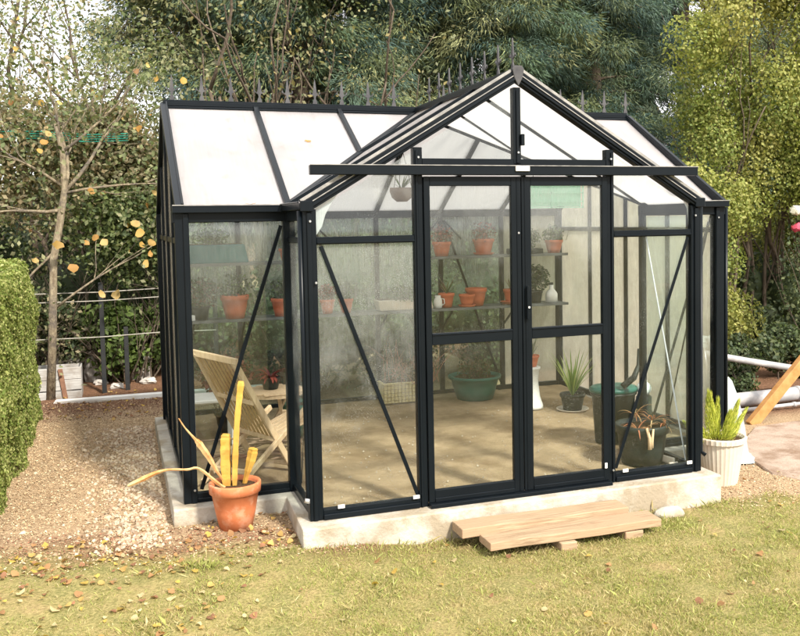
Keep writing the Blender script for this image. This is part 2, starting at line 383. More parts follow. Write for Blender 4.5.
# wing eaves with gutter lip
for sx in (-1,1):
    x0,x1=sorted((sx*(A-.03),sx*(W+.06)))
    fr('eave_beam',((x0,DP-.005,HE-.05),(x1,DP-.005,HE-.05),.06,.09))
    fr('gutter',((x0,DP-.055,HE-.002),(x1,DP-.055,HE-.002),.075,.05),bevel=.003)
    fr('highlight_strip',((x0,DP-.096,HE+.027),(x1,DP-.096,HE+.027),.008,.006),bevel=0,mat=EDGE)
    # porch side gutter
    fr('gutter',((sx*(A+.035),-.04,HE+.0),(sx*(A+.035),DP-.09,HE+.0),.06,.045),((sx*(A+.072),-.04,HE+.026),(sx*(A+.072),DP-.09,HE+.026),.01,.012))
    fr('gutter_end',((sx*(A+.02),-.062,HE-.0),(sx*(A+.02),-.042,HE-.0),.085,.07))
# rafters
def onporch(x,d=0): return HR-abs(x)/A*(HR-HE)+d
nP=Vector(((HR-HE),0,A)).normalized()
for sx in (-1,1):
    n=Vector((sx*nP.x,0,nP.z))
    p=Vector((sx*(A+.03),-.01,HE-.01)); q=Vector((sx*.02,-.01,HR-.01))
    fr('highlight_strip',(p+n*.052+Vector((0,-.028,0)),q+n*.052+Vector((0,-.028,0)),.008,.020,{'up':n}),bevel=.001,mat=EDGE)
    fr('highlight_strip',(p+n*.012+Vector((0,-.044,0)),q+n*.012+Vector((0,-.044,0)),.006,.006,{'up':n}),bevel=0,mat=EDGE)
    fr('gable_rafter',(p,q,.075,.075,{'up':n}),
       (p-n*.012+Vector((0,-.045,0)),q-n*.01+Vector((0,-.045,0)),.012,.02,{'up':n}),(p+n*.05+Vector((0,.022,0)),q+n*.05+Vector((0,.022,0)),.02,.018,{'up':n}))
    # intermediate rafter above the porch / wing junction
    p=Vector((sx*A,DP,HE)); q=Vector((0,DP,HR-.01)); fr('rafter',(p+n*.012,q+n*.012,.04,.05,{'up':n}))
    yv=DP+1.55/2; p=Vector((sx*A/2,yv,(HE+HR)/2)); q=Vector((0,yv,HR-.01)); fr('rafter',(p+n*.012,q+n*.012,.035,.045,{'up':n}))
    # valley
    p=Vector((sx*A,DP,HE)); q=Vector((0,YM,HR)); fr('valley_bar',(p+Vector((0,0,.014)),q+Vector((0,0,.0)),.055,.05))
    nf=Vector((0,-(HR-HE),1.55)).normalized(); nr=Vector((0,(HR-HE),1.55)).normalized()
    # main roof end rafters front/back
    for nn,ye in ((nf,DP),(nr,YR)):
        p=Vector((sx*(W+.01),ye-(.06 if ye==DP else -.05),HE-.02+.01)); q=Vector((sx*(W+.01),YM,HR-.005))
        fr('rafter',(p+nn*.01,q+nn*.01,.06,.07,{'up':nn}),(p+nn*.05-Vector((sx*.02,0,0)),q+nn*.05-Vector((sx*.02,0,0)),.014,.016,{'up':nn}))
    fr('rafter',((Vector((sx*A,DP,HE))+nf*.012),(Vector((sx*A,YM,HR))+nf*.012),.045,.05,{'up':nf}))
    fr('rafter',((Vector((sx*.75,DP+.775,(HE+HR)/2))+nf*.012),(Vector((sx*.75,YM,HR))+nf*.012),.04,.05,{'up':nf}))
for x in (-1.5,-.75,0,.75,1.5):
    fr('rafter',((Vector((x,YR,HE))+nr*.0),(Vector((x,YM,HR))+nr*.0),.045,.06,{'up':nr}))
# ridges
fr('ridge_beam',((-W-.02,YM,HR+.022),(W+.02,YM,HR+.022),.075,.04),((-W-.02,YM-.045,HR-.012),(W+.02,YM-.045,HR-.012),.03,.02),((-W-.01,YM,HR+.05),(W+.01,YM,HR+.05),.03,.016))
fr('ridge_beam',((0,-.03,HR+.022),(0,YM-.06,HR+.022),.075,.04),((0,-.03,HR+.05),(0,YM-.05,HR+.05),.03,.016))
b=MB(); b.prism([(-.045,-.064,HR+.045),(-.028,-.064,HR+.068),(.028,-.064,HR+.068),(.045,-.064,HR+.045),(.03,-.064,HR-.02),(0,-.064,HR-.075),(-.03,-.064,HR-.02)],(0,.015,0)); b.build('ridge_cap_plate',SLATE,G,bevel=.003)
# finials (spear heads standing on the ridges)
def finial(x,y,along):
    b=MB(); z=HR+.055; M=SLATE
    w=Vector((1,0,0)) if along=='x' else Vector((0,1,0)); t=Vector((0,1,0)) if along=='x' else Vector((1,0,0))
    c=Vector((x,y,z))
    prof=[(.030,0),(.022,.03),(.010,.05),(.016,.075),(.040,.085),(.024,.10),(.020,.115),(.015,.15),(.009,.19),(.002,.222)]
    pl=[c+w*r*.75+Vector((0,0,h)) for r,h in prof]+[c-w*r*.75+Vector((0,0,h)) for r,h in prof[::-1]]
    b.prism([p-t*.005 for p in pl],t*.010)
    # curled side nubs
    for s in (-1,1): b.tube([c+w*s*.035+Vector((0,0,.088)),c+w*s*.045+Vector((0,0,.10)),c+w*s*.042+Vector((0,0,.115))],[.006,.007,.003],6)
    b.build('ridge_finial',M,G)
for k in range(19):
    x=-2.2+k*.2475
    if abs(x)>.12: finial(x,YM,'x')
for k in range(8): finial(0,.035+k*.268,'y')
# header door track
fr('highlight_strip',((-1.50,-.103,HB+.034),(1.47,-.103,HB+.034),.006,.005),bevel=0,mat=EDGE)
fr('door_track',((-1.50,-.075,HB),(1.47,-.075,HB),.05,.064),((-.02,-.04,HB-.006),(-.01,-.04,HB-.006),.02,.02))
b=MB(); b.box((-.05,-.117,HB-.005),(.055,-.1005,HB+.03)); b.build('maker_plate',WHITEP,G,bevel=.002)
b=MB(); b.box((-B+.03,-.10,.0),(B-.03,-.028,.028)); b.build('door_sill',PAINT,G,bevel=.003)
# glass helpers
def pane(poly,n,mat,name='glass_pane',th=.004,parent=None):
    b=MB(); b.prism([Vector(p)-Vector(n)*th/2 for p in poly],Vector(n)*th); return b.build(name,mat,parent or G)
def vpane_x(x0,x1,z0,z1,y,mat,**k): return pane([(x0,y,z0),(x1,y,z0),(x1,y,z1),(x0,y,z1)],(0,1,0),mat,**k)
def vpane_y(y0,y1,z0,z1,x,mat,**k): return pane([(x,y0,z0),(x,y1,z0),(x,y1,z1),(x,y0,z1)],(1,0,0),mat,**k)
# doors
def door(sx):
    x0,x1=(-B+.0335,.012) if sx<0 else (.018,B-.0335); y=-.030; wl,wr=(.043,.075) if sx<0 else (.072,.045)
    D=MB(); w=.062
    D.box((x0,y-.02,.03),(x0+wl,y+.02,2.30)); D.box((x1-wr,y-.02,.03),(x1,y+.02,2.30))
    D.box((x0+wl,y-.02,2.235),(x1-wr,y+.02,2.30)); D.box((x0+wl,y-.02,.03),(x1-wr,y+.02,.115))
    D.box((x0+wl,y-.02,1.135),(x1-wr,y+.02,1.215))
    D.box((x0+wl,y-.028,.03),(x1-wr,y-.02,.06)); D.box((x0+wl,y-.026,1.20),(x1-wr,y-.02,1.212))
    D.box((x1-.035,y-.026,.035) if sx<0 else (x0+.02,y-.026,.035),(x1-.023,y-.02,2.295) if sx<0 else (x0+.034,y-.02,2.295))
    d=D.build('door',PAINT,G,bevel=.003)
    vp=vpane_x(x0+wl-.006,x1-wr+.006,1.21,2.24,y,GLASS if sx<0 else GLASSM,parent=G); vp.parent=d
    vp=vpane_x(x0+wl-.006,x1-wr+.006,.11,1.14,y,GLASSD,parent=G); vp.parent=d
    if sx>0:
        h=MB(); h.beam((x0+.03,y-.045,1.28),(x0+.03,y-.045,1.52),.018,.014,up=(0,1,0)); h.box((x0+.022,y-.04,1.29),(x0+.038,y-.018,1.31)); h.box((x0+.022,y-.04,1.49),(x0+.038,y-.018,1.51))
        ho=h.build('door_handle',PAINT,G,bevel=.002); ho.parent=d
        h=MB(); h.box((x0+.028,y-.058,1.362),(x0+.040,y-.052,1.374)); ho=h.build('keyhole_cover',WHITEP,G); ho.parent=d
        h=MB(); h.box((x1-.04,y-.030,.125),(x1-.022,y-.0255,.165)); ho=h.build('clip',WHITEP,G); ho.parent=d
door(-1); door(1)
# fixed glass
for sx in (-1,1):
    x0,x1=sorted((sx*(A-.05),sx*(B+.036)))
    vpane_x(x0,x1,.06,ZT-.02,0,GLASSM if sx<0 else GLASSD)
    if sx<0: poly=[(x0,0,ZT+.02),(x1,0,ZT+.02),(x1,0,onporch(B,-.09)),(x0,0,onporch(A,-.03))]
    else: poly=[(x0,0,ZT+.02),(x1,0,ZT+.02),(x1,0,onporch(A,-.03)),(x0,0,onporch(B,-.09))]
    pane(poly,(0,1,0),GLASSM if sx<0 else GLASSM)
    x0,x1=sorted((sx*.03,sx*(B-.034)))
    za,zb=(onporch(x0,-.07),onporch(x1,-.07))
    pane([(x0,0,HB+.08),(x1,0,HB+.08),(x1,0,zb),(x0,0,za)],(0,1,0),GLASS)
    vpane_y(.05,DP-.03,.055,ZT-.02,sx*A,GLASSM if sx<0 else GLASSD); vpane_y(.05,DP-.03,ZT+.02,HE-.1,sx*A,GLASS)
    x0,x1=sorted((sx*(A+.05),sx*(W-.045)))
    vpane_x(x0,x1,.07,HE-.1,DP,GLASS)
    ys=[DP+.05,DP+.775,YM,YM+.775,YR-.045]
    zr=lambda y: HR-abs(y-YM)/1.55*(HR-HE)-.05
    for a_,b_ in zip(ys[:-1],ys[1:]):
        vpane_y(a_+.02,b_-.02,.06,ZT-.02,sx*W,GLASSR if sx>0 else GLASSL)
        pane([(sx*W,a_+.02,ZT+.02),(sx*W,b_-.02,ZT+.02),(sx*W,b_-.02,zr(b_-.02)),(sx*W,a_+.02,zr(a_+.02))],(1,0,0),GLASSR if sx>0 else GLASSL)
xs=[-W+.045,-1.5,-.75,0,.75,1.5,W-.045]
for i,(a_,b_) in enumerate(zip(xs[:-1],xs[1:])): vpane_x(a_+.02,b_-.02,.055,HE-.07,YR,GLASSR if i>=5 else GLASSB)
FROST=glassmat('corner_condensation',.42,.2,(.3,.6),.1,fogc=(.9,.9,.9))
for poly in ([(-1.452,.006,1.91),(-1.452,.006,2.13),(-1.30,.006,2.185),(-1.345,.006,2.12),(-1.385,.006,2.05),(-1.41,.006,1.97)],[(1.452,.006,1.93),(1.44,.006,2.06),(1.40,.006,2.13),(1.34,.006,2.185),(1.37,.006,2.19),(1.452,.006,2.14)][::-1]):
    b=MB(); b.prism(poly,(0,.002,0)); b.build('condensation_patch',FROST,G)
# small white glazing clips
for x in (-1.36,-.83,.83,1.40):
    b=MB(); b.box((x,-.052,.074),(x+.045,-.046,.098)); b.build('glazing_clip',WHITEP,G)
# bright bolt heads
for x,y,z in ((-B,-.046,HB+.09),(B,-.046,HB+.09),(-A+.0,-.05,HE-.10),(A-.02,-.05,HE-.10),(-A+.03,-.05,1.60),(-.01,-.055,1.9),(0,-.046,2.47),(W-.03,DP-.06,HE-.12),(-W+.03,DP-.06,.10),(B,-.052,.10)):
    b=MB(); b.tube([(x,y,z),(x,y-.006,z)],[.009,.007],8); b.build('bolt',BR,G)
# roof sheets
def rp(poly,n): return pane(poly,n,ROOF,'roof_panel',.010)
def main(x,y):
    return (x,y,HR-abs(y-YM)/1.55*(HR-HE))
for sx in (-1,1):
    nf_=(0,nf.y,nf.z); e=.02
    rp([main(sx*W,DP-.02),main(sx*(A+e),DP-.02),main(sx*(A+e),YM),main(sx*W,YM)][::sx],nf_)
    rp([main(sx*(A-e),DP+.02),main(sx*(.75+e),DP+.775-.02),main(sx*(.75+e),YM),main(sx*(A-e),YM)][::sx],nf_)
    rp([main(sx*(.75-e),DP+.775+.02),main(sx*.02,YM-.01),main(sx*(.75-e),YM)][::sx],nf_)
    pr=lambda x,y: (x,y,HR-abs(x)/A*(HR-HE)); n=(sx*nP.x,0,nP.z)
    rp([pr(sx*(A+.02),.03),pr(sx*(A+.02),DP-.02),pr(0,DP-.02),pr(0,.03)][::-sx],n)
    rp([pr(sx*(A-.02),DP+.02),pr(sx*(A/2+.03),DP+.775-.02),pr(0,DP+.775-.02),pr(0,DP+.02)][::-sx],n)
    rp([pr(sx*(A/2-.03),DP+.775+.02),pr(0,YM-.02),pr(0,DP+.775+.02)][::-sx],n)
for a_,b_ in zip(xs[:-1],xs[1:]): rp([main(a_-.02,YR+.03),main(b_-.02-.0,YR+.03),main(b_-.02,YM),main(a_-.02,YM)],(0,nr.y,nr.z))
# braces
for p,q,u in (((-1.425,-.012,1.84),(-.785,-.012,.09),YU),((1.435,-.012,1.84),(.79,-.012,.10),YU),((-1.56,DP-.012,1.98),(-2.18,DP-.012,.09),YU),((2.2,DP+.04,1.95),(1.56,DP+.04,.07),YU),
              ((-.72,YR-.04,2.0),(-.03,YR-.04,.1),YU),((.78,YR-.04,2.0),(1.46,YR-.04,.1),YU)):
    fr('diagonal_brace',(p,q,.028,.006,u))
fr('diagonal_brace',((1.47,.66,1.88),(1.47,.07,.07),.006,.014,XU),mat=BR,label='bright metal diagonal brace on the right porch side')
fr('diagonal_brace',((-1.47,.06,1.88),(-1.47,.68,.07),.022,.006,XU))
for sx,y0,y1 in ((-1,DP+.06,DP+.74),(1,DP+.06,DP+.74)): fr('diagonal_brace',((sx*(W-.03),y0,2.0),(sx*(W-.03),y1,.08),.022,.006,XU))
for x in (-.75,.75): # small V knee braces at the rear eave
    for s in (-1,1): fr('knee_brace',((x+s*.03,YR-.05,2.0),(x+s*.24,YR-.05,1.78),.02,.015,YU))
def lone_leaf(p,n_,sz,lab):
    b=MB(); n_=Vector(n_).normalized(); t=n_.cross(Vector((.3,1,.1))).normalized(); u=n_.cross(t); p=Vector(p); b.add([p]+[p+(t*math.cos(a)*sz+u*math.sin(a)*sz*.6)+n_*(.004+.12*sz*math.cos(2*a)) for a in [6.283*k/8 for k in range(8)]],[(0,1+k,1+(k+1)%8) for k in range(8)],(.45,.24,.08)); b.org=tuple(p)
    tag(b.build('fallen_leaf',LEAF,col=True),lab,'leaf')
lone_leaf((-1.15,1.72,HR-(YM-1.72)/1.55*(HR-HE)+.012),(0,-.5,.86),.030,'small brown leaf lying on the white roof panel left of the gable')
lone_leaf((-1.78,DP-.06,HE+.032),(0,0,1),.045,'orange leaf lying in the left gutter')
# small hooked downpipe beside the left porch corner
b=MB(); b.tube([(-1.56,-.005,HE-.03),(-1.555,-.005,1.0),(-1.55,-.005,.20),(-1.555,-.01,.14)],.017,10); b.build('downpipe',PAINT,G,smooth=True)
b=MB(); b.tube([(-1.553,-.008,.155),(-1.56,-.012,.125)],[.020,.022],10); b.build('pipe_bracket',BR,G,smooth=True)
b=MB(); b.tube([(W+.075,DP-.02,HE-.03),(W+.075,DP-.02,-.1)],.017,10); b.build('downpipe',PAINT,G,smooth=True)
b=MB(); b.tube([(A+.06,-.0,HE-.03),(A+.06,-.0,.15),(A+.09,-.02,.12)],.017,10); b.build('downpipe',PAINT,G,smooth=True)
# staging shelves along the rear wall
SH=surf('shelf_aluminium',(.10,.11,.11),(.16,.17,.17),6,.5)
for x0,x1,z in ((-2.18,.40,1.03),(.46,2.16,1.03),(-2.18,-.95,1.60),(.50,2.16,1.60)):
    b=MB(); b.box((x0,3.44,z-.012),(x1,3.78,z)); b.box((x0,3.432,z-.025),(x1,3.440,z+.004)); b.build('shelf',SH,G,bevel=.002)
for x in (-2.0,-1.5,-.75,.0,.75,1.5):
    b=MB(); b.beam((x,3.80,.78),(x,3.47,1.0),.015,.02,up=(1,0,0)); b.build('shelf_bracket',PAINT,G)

# ------------------------------------------------------------------ vegetation tools
def rand_dirs(n): 
    d=RNG.normal(size=(n,3)); return d/np.linalg.norm(d,axis=1,keepdims=True)
def norm(a): return a/np.maximum(np.linalg.norm(a,axis=1,keepdims=True),1e-9)
def leafmesh(P,N,size,colors,aspect=.62,droop=.2,fold=.25):
    """diamond leaves at P, facing N"""
    n=len(P); N=norm(N); T=norm(np.cross(N,rand_dirs(n))); T[:,2]-=droop; T=norm(T); S_=norm(np.cross(T,N))
    L=(size if np.ndim(size) else np.full(n,size))[:,None]
    Wd=L*aspect*.5
    v=np.stack([P-T*L*.5, P+S_*Wd+N*Wd*fold, P+T*L*.5, P-S_*Wd+N*Wd*fold],1).reshape(-1,3)
    i=np.arange(n)*4; F=np.stack([np.stack([i,i+1,i+2],1),np.stack([i,i+2,i+3],1)],1).reshape(-1,3)
    c=np.repeat(colors,4,0); return v,F,c
def pickcol(n,pal,var=.2):
    pal=np.array(pal); k=RNG.integers(0,len(pal),n); c=pal[k]*(1+var*RNG.normal(size=(n,1))); return np.clip(c,.004,.9)
def blobs_points(C,Rd,n,shell=.35,squash=None):
    k=RNG.choice(len(C),n,p=(Rd**2)/(Rd**2).sum()); d=rand_dirs(n); r=(1-shell*RNG.random(n)**1.3)*Rd[k]
    if squash is not None: dd=d*np.array(squash)
    else: dd=d
    return C[k]+dd*r[:,None],d,k
def icoblob(mb,c,r,sub=1,jit=.12,col=(.04,.06,.03)):
    # lumpy closed ball out of a lat-long grid
    n=10; m=6; vs=[]; fs=[]
    ph=random.random()*6
    for j in range(m+1):
        th=math.pi*j/m
        for i in range(n):
            t=2*math.pi*i/n; rr=1+jit*math.sin(3*t+ph)*math.sin(2*th+ph)+jit*random.uniform(-.5,.5)
            if j in (0,m): rr=1
            vs.append((c[0]+r[0]*rr*math.sin(th)*math.cos(t),c[1]+r[1]*rr*math.sin(th)*math.sin(t),c[2]+r[2]*rr*math.cos(th)))
    for j in range(m):
        for i in range(n): fs.append((j*n+i,(j+1)*n+i,(j+1)*n+(i+1)%n,j*n+(i+1)%n))
    mb.add(vs,fs,col)
def branch(b,p,d,L,r,depth,spread=.6,up=.1,seg=4,tips=None,n=5):
    pts=[Vector(p)]; d=Vector(d).normalized()
    for i in range(seg):
        d=(d+Vector((random.gauss(0,.13),random.gauss(0,.13),random.gauss(0,.1)+up*.3))).normalized(); pts.append(pts[-1]+d*L/seg)
    b.tube(pts,[r*(1-.6*i/seg) for i in range(seg+1)],n)
    if tips is not None: tips.append((pts[-1],d))
    if depth>0:
        for k in range(random.randint(2,3)):
            q=pts[random.randint(1,seg)]
            nd_=(d+Vector((random.gauss(0,spread),random.gauss(0,spread),random.gauss(.05,spread*.6)))).normalized()
            branch(b,q,nd_,L*random.uniform(.5,.75),r*.5,depth-1,spread,up,seg,tips,max(4,n-1))

def roundleaf(P,N,size,colors):
    n=len(P); N=norm(N); T=norm(np.cross(N,rand_dirs(n))); S_=norm(np.cross(T,N)); L=size[:,None]*.5; rings=[]
    for j in range(9):
        a=2*math.pi*j/9; rr=L*(1+.10*RNG.normal(size=(n,1)))*(1.12 if j==0 else 1)
        rings.append(P+T*rr*math.cos(a)+S_*rr*math.sin(a)*.86+N*rr*(.18*math.cos(2*a)+.1*RNG.normal(size=(n,1))))
    v=np.stack([P-N*L*.12]+rings,1).reshape(-1,3); i=np.arange(n)*10
    F=np.stack([np.stack([i,i+1+j,i+1+(j+1)%9],1) for j in range(9)],1).reshape(-1,3)
    return v,F,np.repeat(colors,10,0)
# ------------------------------------------------------------------ hedge
def hedge():
    T=thing('box_hedge',(-4.3,3.1,gzf(-4.3,3.1)),'clipped bright green hedge at the left edge, rounded top','hedge')
    x0,x1,y0,y1,z0,z1=-5.4,-3.57,.95,5.15,-.25,1.66
    n=100000
    P=RNG.random((n,3)); f=RNG.random(n); N=np.zeros((n,3))
    P[:,0]=x0+P[:,0]*(x1-x0); P[:,1]=y0+P[:,1]*(y1-y0); P[:,2]=z0+P[:,2]*(z1-z0)
    a=f<.52; P[a,0]=x1; N[a,0]=1; b=(f>=.52)&(f<.70); P[b,1]=y0; N[b,1]=-1; c=(f>=.70)&(f<.9); P[c,2]=z1; N[c,2]=1; d=f>=.9; P[d,1]=y1; N[d,1]=1
    # round the corners, wobble
    rad=.22; cen=np.stack([np.clip(P[:,0],x0+rad,x1-rad),np.clip(P[:,1],y0+rad,y1-rad),np.clip(P[:,2],z0-1,z1-rad)],1)
    dd=P-cen; l=np.linalg.norm(dd,axis=1,keepdims=True); P=np.where(l>rad,cen+dd/np.maximum(l,1e-6)*rad,P); N=norm(norm(dd+1e-6)*.7+N)
    w=.08*fbm(P[:,1]+P[:,2]*.7,P[:,2]*1.3+P[:,0],2.6,3)+.03*fbm(P[:,1]*1.1,P[:,2]+P[:,0],8,6)-.05*RNG.random(n)**2+.02
    P=P+N*w[:,None]
    P[:,0]+= .05*np.clip((.5-P[:,2]),0,1)*0
    col=pickcol(n,[(.24,.29,.075),(.31,.34,.11),(.16,.22,.05),(.38,.39,.15)],.18)
    v,F,cc=leafmesh(P,N+.8*rand_dirs(n),RNG.uniform(.022,.040,n),col)
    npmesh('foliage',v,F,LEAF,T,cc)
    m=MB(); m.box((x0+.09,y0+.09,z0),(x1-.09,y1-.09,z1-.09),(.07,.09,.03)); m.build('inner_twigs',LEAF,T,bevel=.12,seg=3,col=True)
hedge()

# ------------------------------------------------------------------ ivy / laurel mass on the right
def ivy():
    T=thing('leafy_evergreen_bank',(6.3,5.6,-.2),'tall bank of sunlit yellow green leaves right of the greenhouse','hedge')
    C=[];Rr=[]
    def add(x,y,z,r): C.append((x,y,z)); Rr.append(r)
    rs=np.random.default_rng(5)
    for k in range(120):
        z=rs.uniform(.25,6.4); t=rs.random()
        x=5.25+t*4.4+ .12*max(0,z-3)+rs.normal()*.2; y=5.6+rs.normal()*.35-.25*t+ .12*z*0
        add(x,y,z,rs.uniform(.35,.72))
    for k in range(12): add(rs.uniform(4.9,5.6),rs.uniform(4.9,5.3),rs.uniform(.5,2.6),rs.uniform(.3,.45))
    C=np.array(C);Rr=np.array(Rr)
    # dark hollow at the lower right: pushes lumps back
    h=(C[:,0]>6.0)&(C[:,2]<2.1); C[h,1]+=1.5
    n=260000; P,d,k=blobs_points(C,Rr,n,.62)
    keep=(P[:,2]>-.15)&(d[:,1]<.5); P=P[keep];d=d[keep];k=k[keep]; n=len(P)
    pals=np.array([(.22,.25,.06),(.30,.31,.085),(.14,.19,.045),(.38,.36,.12)]); bt=RNG.integers(0,4,len(C))
    col=pals[bt[k]]*.5+pickcol(n,pals,.2)*.5
    v,F,cc=leafmesh(P,d+.9*rand_dirs(n),RNG.uniform(.035,.07,n),col,.7)
    npmesh('foliage',v,F,LEAF,T,cc)
    m=MB(); random.seed(31)
    m.tube([(5.5,6.0,-.3),(6.7,6.05,-.1),(9.2,6.0,-.3)],[.10,.12,.10],8)
    for q in range(16):
        x=5.85+q*.21; branch(m,(x,6.0,-.15),(random.uniform(-.05,.2),random.uniform(.0,.12),1),random.uniform(2.6,4.6),.04,2,.3,.35,6,None,6)
    m.build('stems',BARK,T,smooth=True)
ivy()

# ------------------------------------------------------------------ conifers
def conifer(x,y,H,rad,seed,label,pal,base=3.2,nb=80,lean=0,group='conifers behind the greenhouse'):
    global RNG
    RNG=np.random.default_rng(seed); random.seed(seed)
    T=thing('conifer_tree',(x,y,gzf(x,y)),label,'tree',group)
    z0=gzf(x,y)-.1; tr=MB()
    tp=[(x+lean*t*H+.1*math.sin(t*7+seed),y+.1*math.cos(t*5+seed),z0+t*H) for t in np.linspace(0,1,10)]
    tr.tube(tp,[.20*(1-.8*t)+.03 for t in np.linspace(0,1,10)],10)
    Cs=[];Ds=[]; br=MB()
    for k in range(nb):
        t=RNG.uniform(base/H,1); ang=RNG.uniform(0,2*math.pi); L=rad*(1-.55*(t-base/H)/(1-base/H))*RNG.uniform(.6,1.1)
        i=t*9; a=Vector(tp[int(min(i,8))]).lerp(Vector(tp[min(int(i)+1,9)]),i-int(min(i,8)))
        dr=Vector((math.cos(ang),math.sin(ang),.35)); pts=[a]
        for s in range(5):
            dr=(dr+Vector((0,0,-.16))+Vector((RNG.normal()*.08,RNG.normal()*.08,0))).normalized(); pts.append(pts[-1]+dr*L/5)
        br.tube(pts,[.035*(1-.15*s) for s in range(6)],5,caps=False)
        for s in (2,3,4,5):
            for q in range(2):
                Cs.append(np.array(pts[s])+RNG.normal(size=3)*[.22,.22,.12]); Ds.append(np.array(dr))
    Cs=np.array(Cs);Ds=np.array(Ds); m=len(Cs); per=200; n=m*per
    k=np.repeat(np.arange(m),per); off=rand_dirs(n)*(RNG.random((n,1))**.5)*np.array([.40,.40,.26])
    P=Cs[k]+off; D=norm(off*1.6+Ds[k]*.4+rand_dirs(n)*.35+np.array([0,0,-.30]))
    L=RNG.uniform(.07,.18,n)[:,None]; Sd=norm(np.cross(D,rand_dirs(n)))*RNG.uniform(.005,.011,n)[:,None]
    v=np.stack([P-Sd,P+Sd,P+D*L],1).reshape(-1,3); F=np.arange(n*3).reshape(-1,3)
    palA=np.array(pal); bc=palA[RNG.integers(0,len(palA),m)]
    c=bc[k]*(1+.25*RNG.normal(size=(n,1))); c=np.clip(c,.006,.5)
    npmesh('crown',v,F,NEEDLE,T,np.repeat(c,3,0))
    tr.build('trunk',BARK,T,smooth=True); br.build('branches',BARK,T,smooth=True)
DK=[(.055,.10,.085),(.08,.125,.09),(.12,.15,.08),(.04,.075,.068)]
LT=[(.10,.155,.09),(.17,.20,.09),(.24,.25,.12),(.07,.11,.08)]
conifer(.35,9.6,8.5,2.0,21,'conifer with soft drooping boughs behind the left half of the roof',DK+LT[:2],4.1,75)
conifer(2.3,10.4,9.5,2.3,22,'tall blue green conifer directly behind the porch ridge',DK+LT[1:3],4.0,85)
conifer(4.3,10.0,8.8,2.2,23,'bushy conifer with pale tips just right of the porch gable',LT+DK[:2],3.0,90)
conifer(6.4,10.6,9.0,2.2,24,'dark conifer between the gable roof and the leafy bank',DK+LT[:2],2.6,90)
conifer(-1.3,11.2,8.0,1.9,25,'thin pale conifer behind the left end of the roof ridge',LT,4.6,50)
conifer(9.2,11.5,10,2.6,26,'conifer rising behind the leafy bank at the right',DK,3.0,80)
RNG=np.random.default_rng(77); random.seed(77)
def fox(x,y,h,label,group=None):
    T=thing('multi_stem_tree',(x,y,gzf(x,y)),label,'tree',group); b=MB(); tips=[]
    for k in range(6):
        a=random.uniform(0,6.28); branch(b,(x+.15*math.cos(a),y+.15*math.sin(a),gzf(x,y)-.05),(.30*math.cos(a),.25*math.sin(a),1),h*random.uniform(.55,.8),.06,2,.45,.3,6,tips,6)
    b.build('trunk',BARK,T,smooth=True)
    C=np.array([t[0] for t in tips]); n=len(C)*22; k=np.repeat(np.arange(len(C)),22)
    P=C[k]+RNG.normal(size=(n,3))*.28
    v,F,cc=leafmesh(P,rand_dirs(n)+[0,0,.5],RNG.uniform(.05,.10,n),pickcol(n,[(.16,.17,.09),(.20,.19,.11),(.12,.14,.07),(.26,.22,.09)],.2)); npmesh('crown',v,F,LEAF,T,cc)
fox(-.6,8.6,6.0,'multi stemmed bare tree with thin leaves behind the left roof slope')
fox(.9,8.8,5.2,'dark stemmed small tree among the conifers behind the roof')

# ------------------------------------------------------------------ loose deciduous trees, upper left
def loose(x,y,h,label,nleaf,pal,dens=.35,size=(.05,.09),bark=BARK,up=.25,stems=4,group=None):
    T=thing('deciduous_tree',(x,y,gzf(x,y)),label,'tree',group); b=MB(); tips=[]
    for k in range(stems):
        a=random.uniform(0,6.28); branch(b,(x+.1*math.cos(a),y+.1*math.sin(a),gzf(x,y)-.05),(.3*math.cos(a),.3*math.sin(a),1),h*random.uniform(.5,.8),.055,3,.5,up,6,tips,6)
    b.build('trunk',bark,T,smooth=True)
    C=np.array([t[0] for t in tips]); k=RNG.integers(0,len(C),nleaf); P=C[k]+RNG.normal(size=(nleaf,3))*dens
    v,F,cc=leafmesh(P,rand_dirs(nleaf)+[0,0,.5],RNG.uniform(size[0],size[1],nleaf),pickcol(nleaf,pal,.2)); npmesh('crown',v,F,LEAF,T,cc)
GY=[(.24,.23,.16),(.30,.26,.18),(.17,.19,.10),(.34,.27,.17)]
loose(-4.2,11.5,9.0,'nearly bare tall tree against the white sky at top left',1500,GY,.45,up=.5,group='thin leaved trees at upper left')
loose(-3.2,10.2,6.2,'grey green loose leaved tree left of the greenhouse ridge',9500,GY,.42)
loose(-2.0,9.6,6.8,'leafy olive tree touching the left end of the greenhouse ridge',11000,[(.17,.20,.10),(.24,.25,.13),(.12,.16,.08),(.30,.27,.14)],.42)
loose(-4.9,8.6,5.0,'loose shrubby tree behind the clipped hedge',6500,GY,.4)

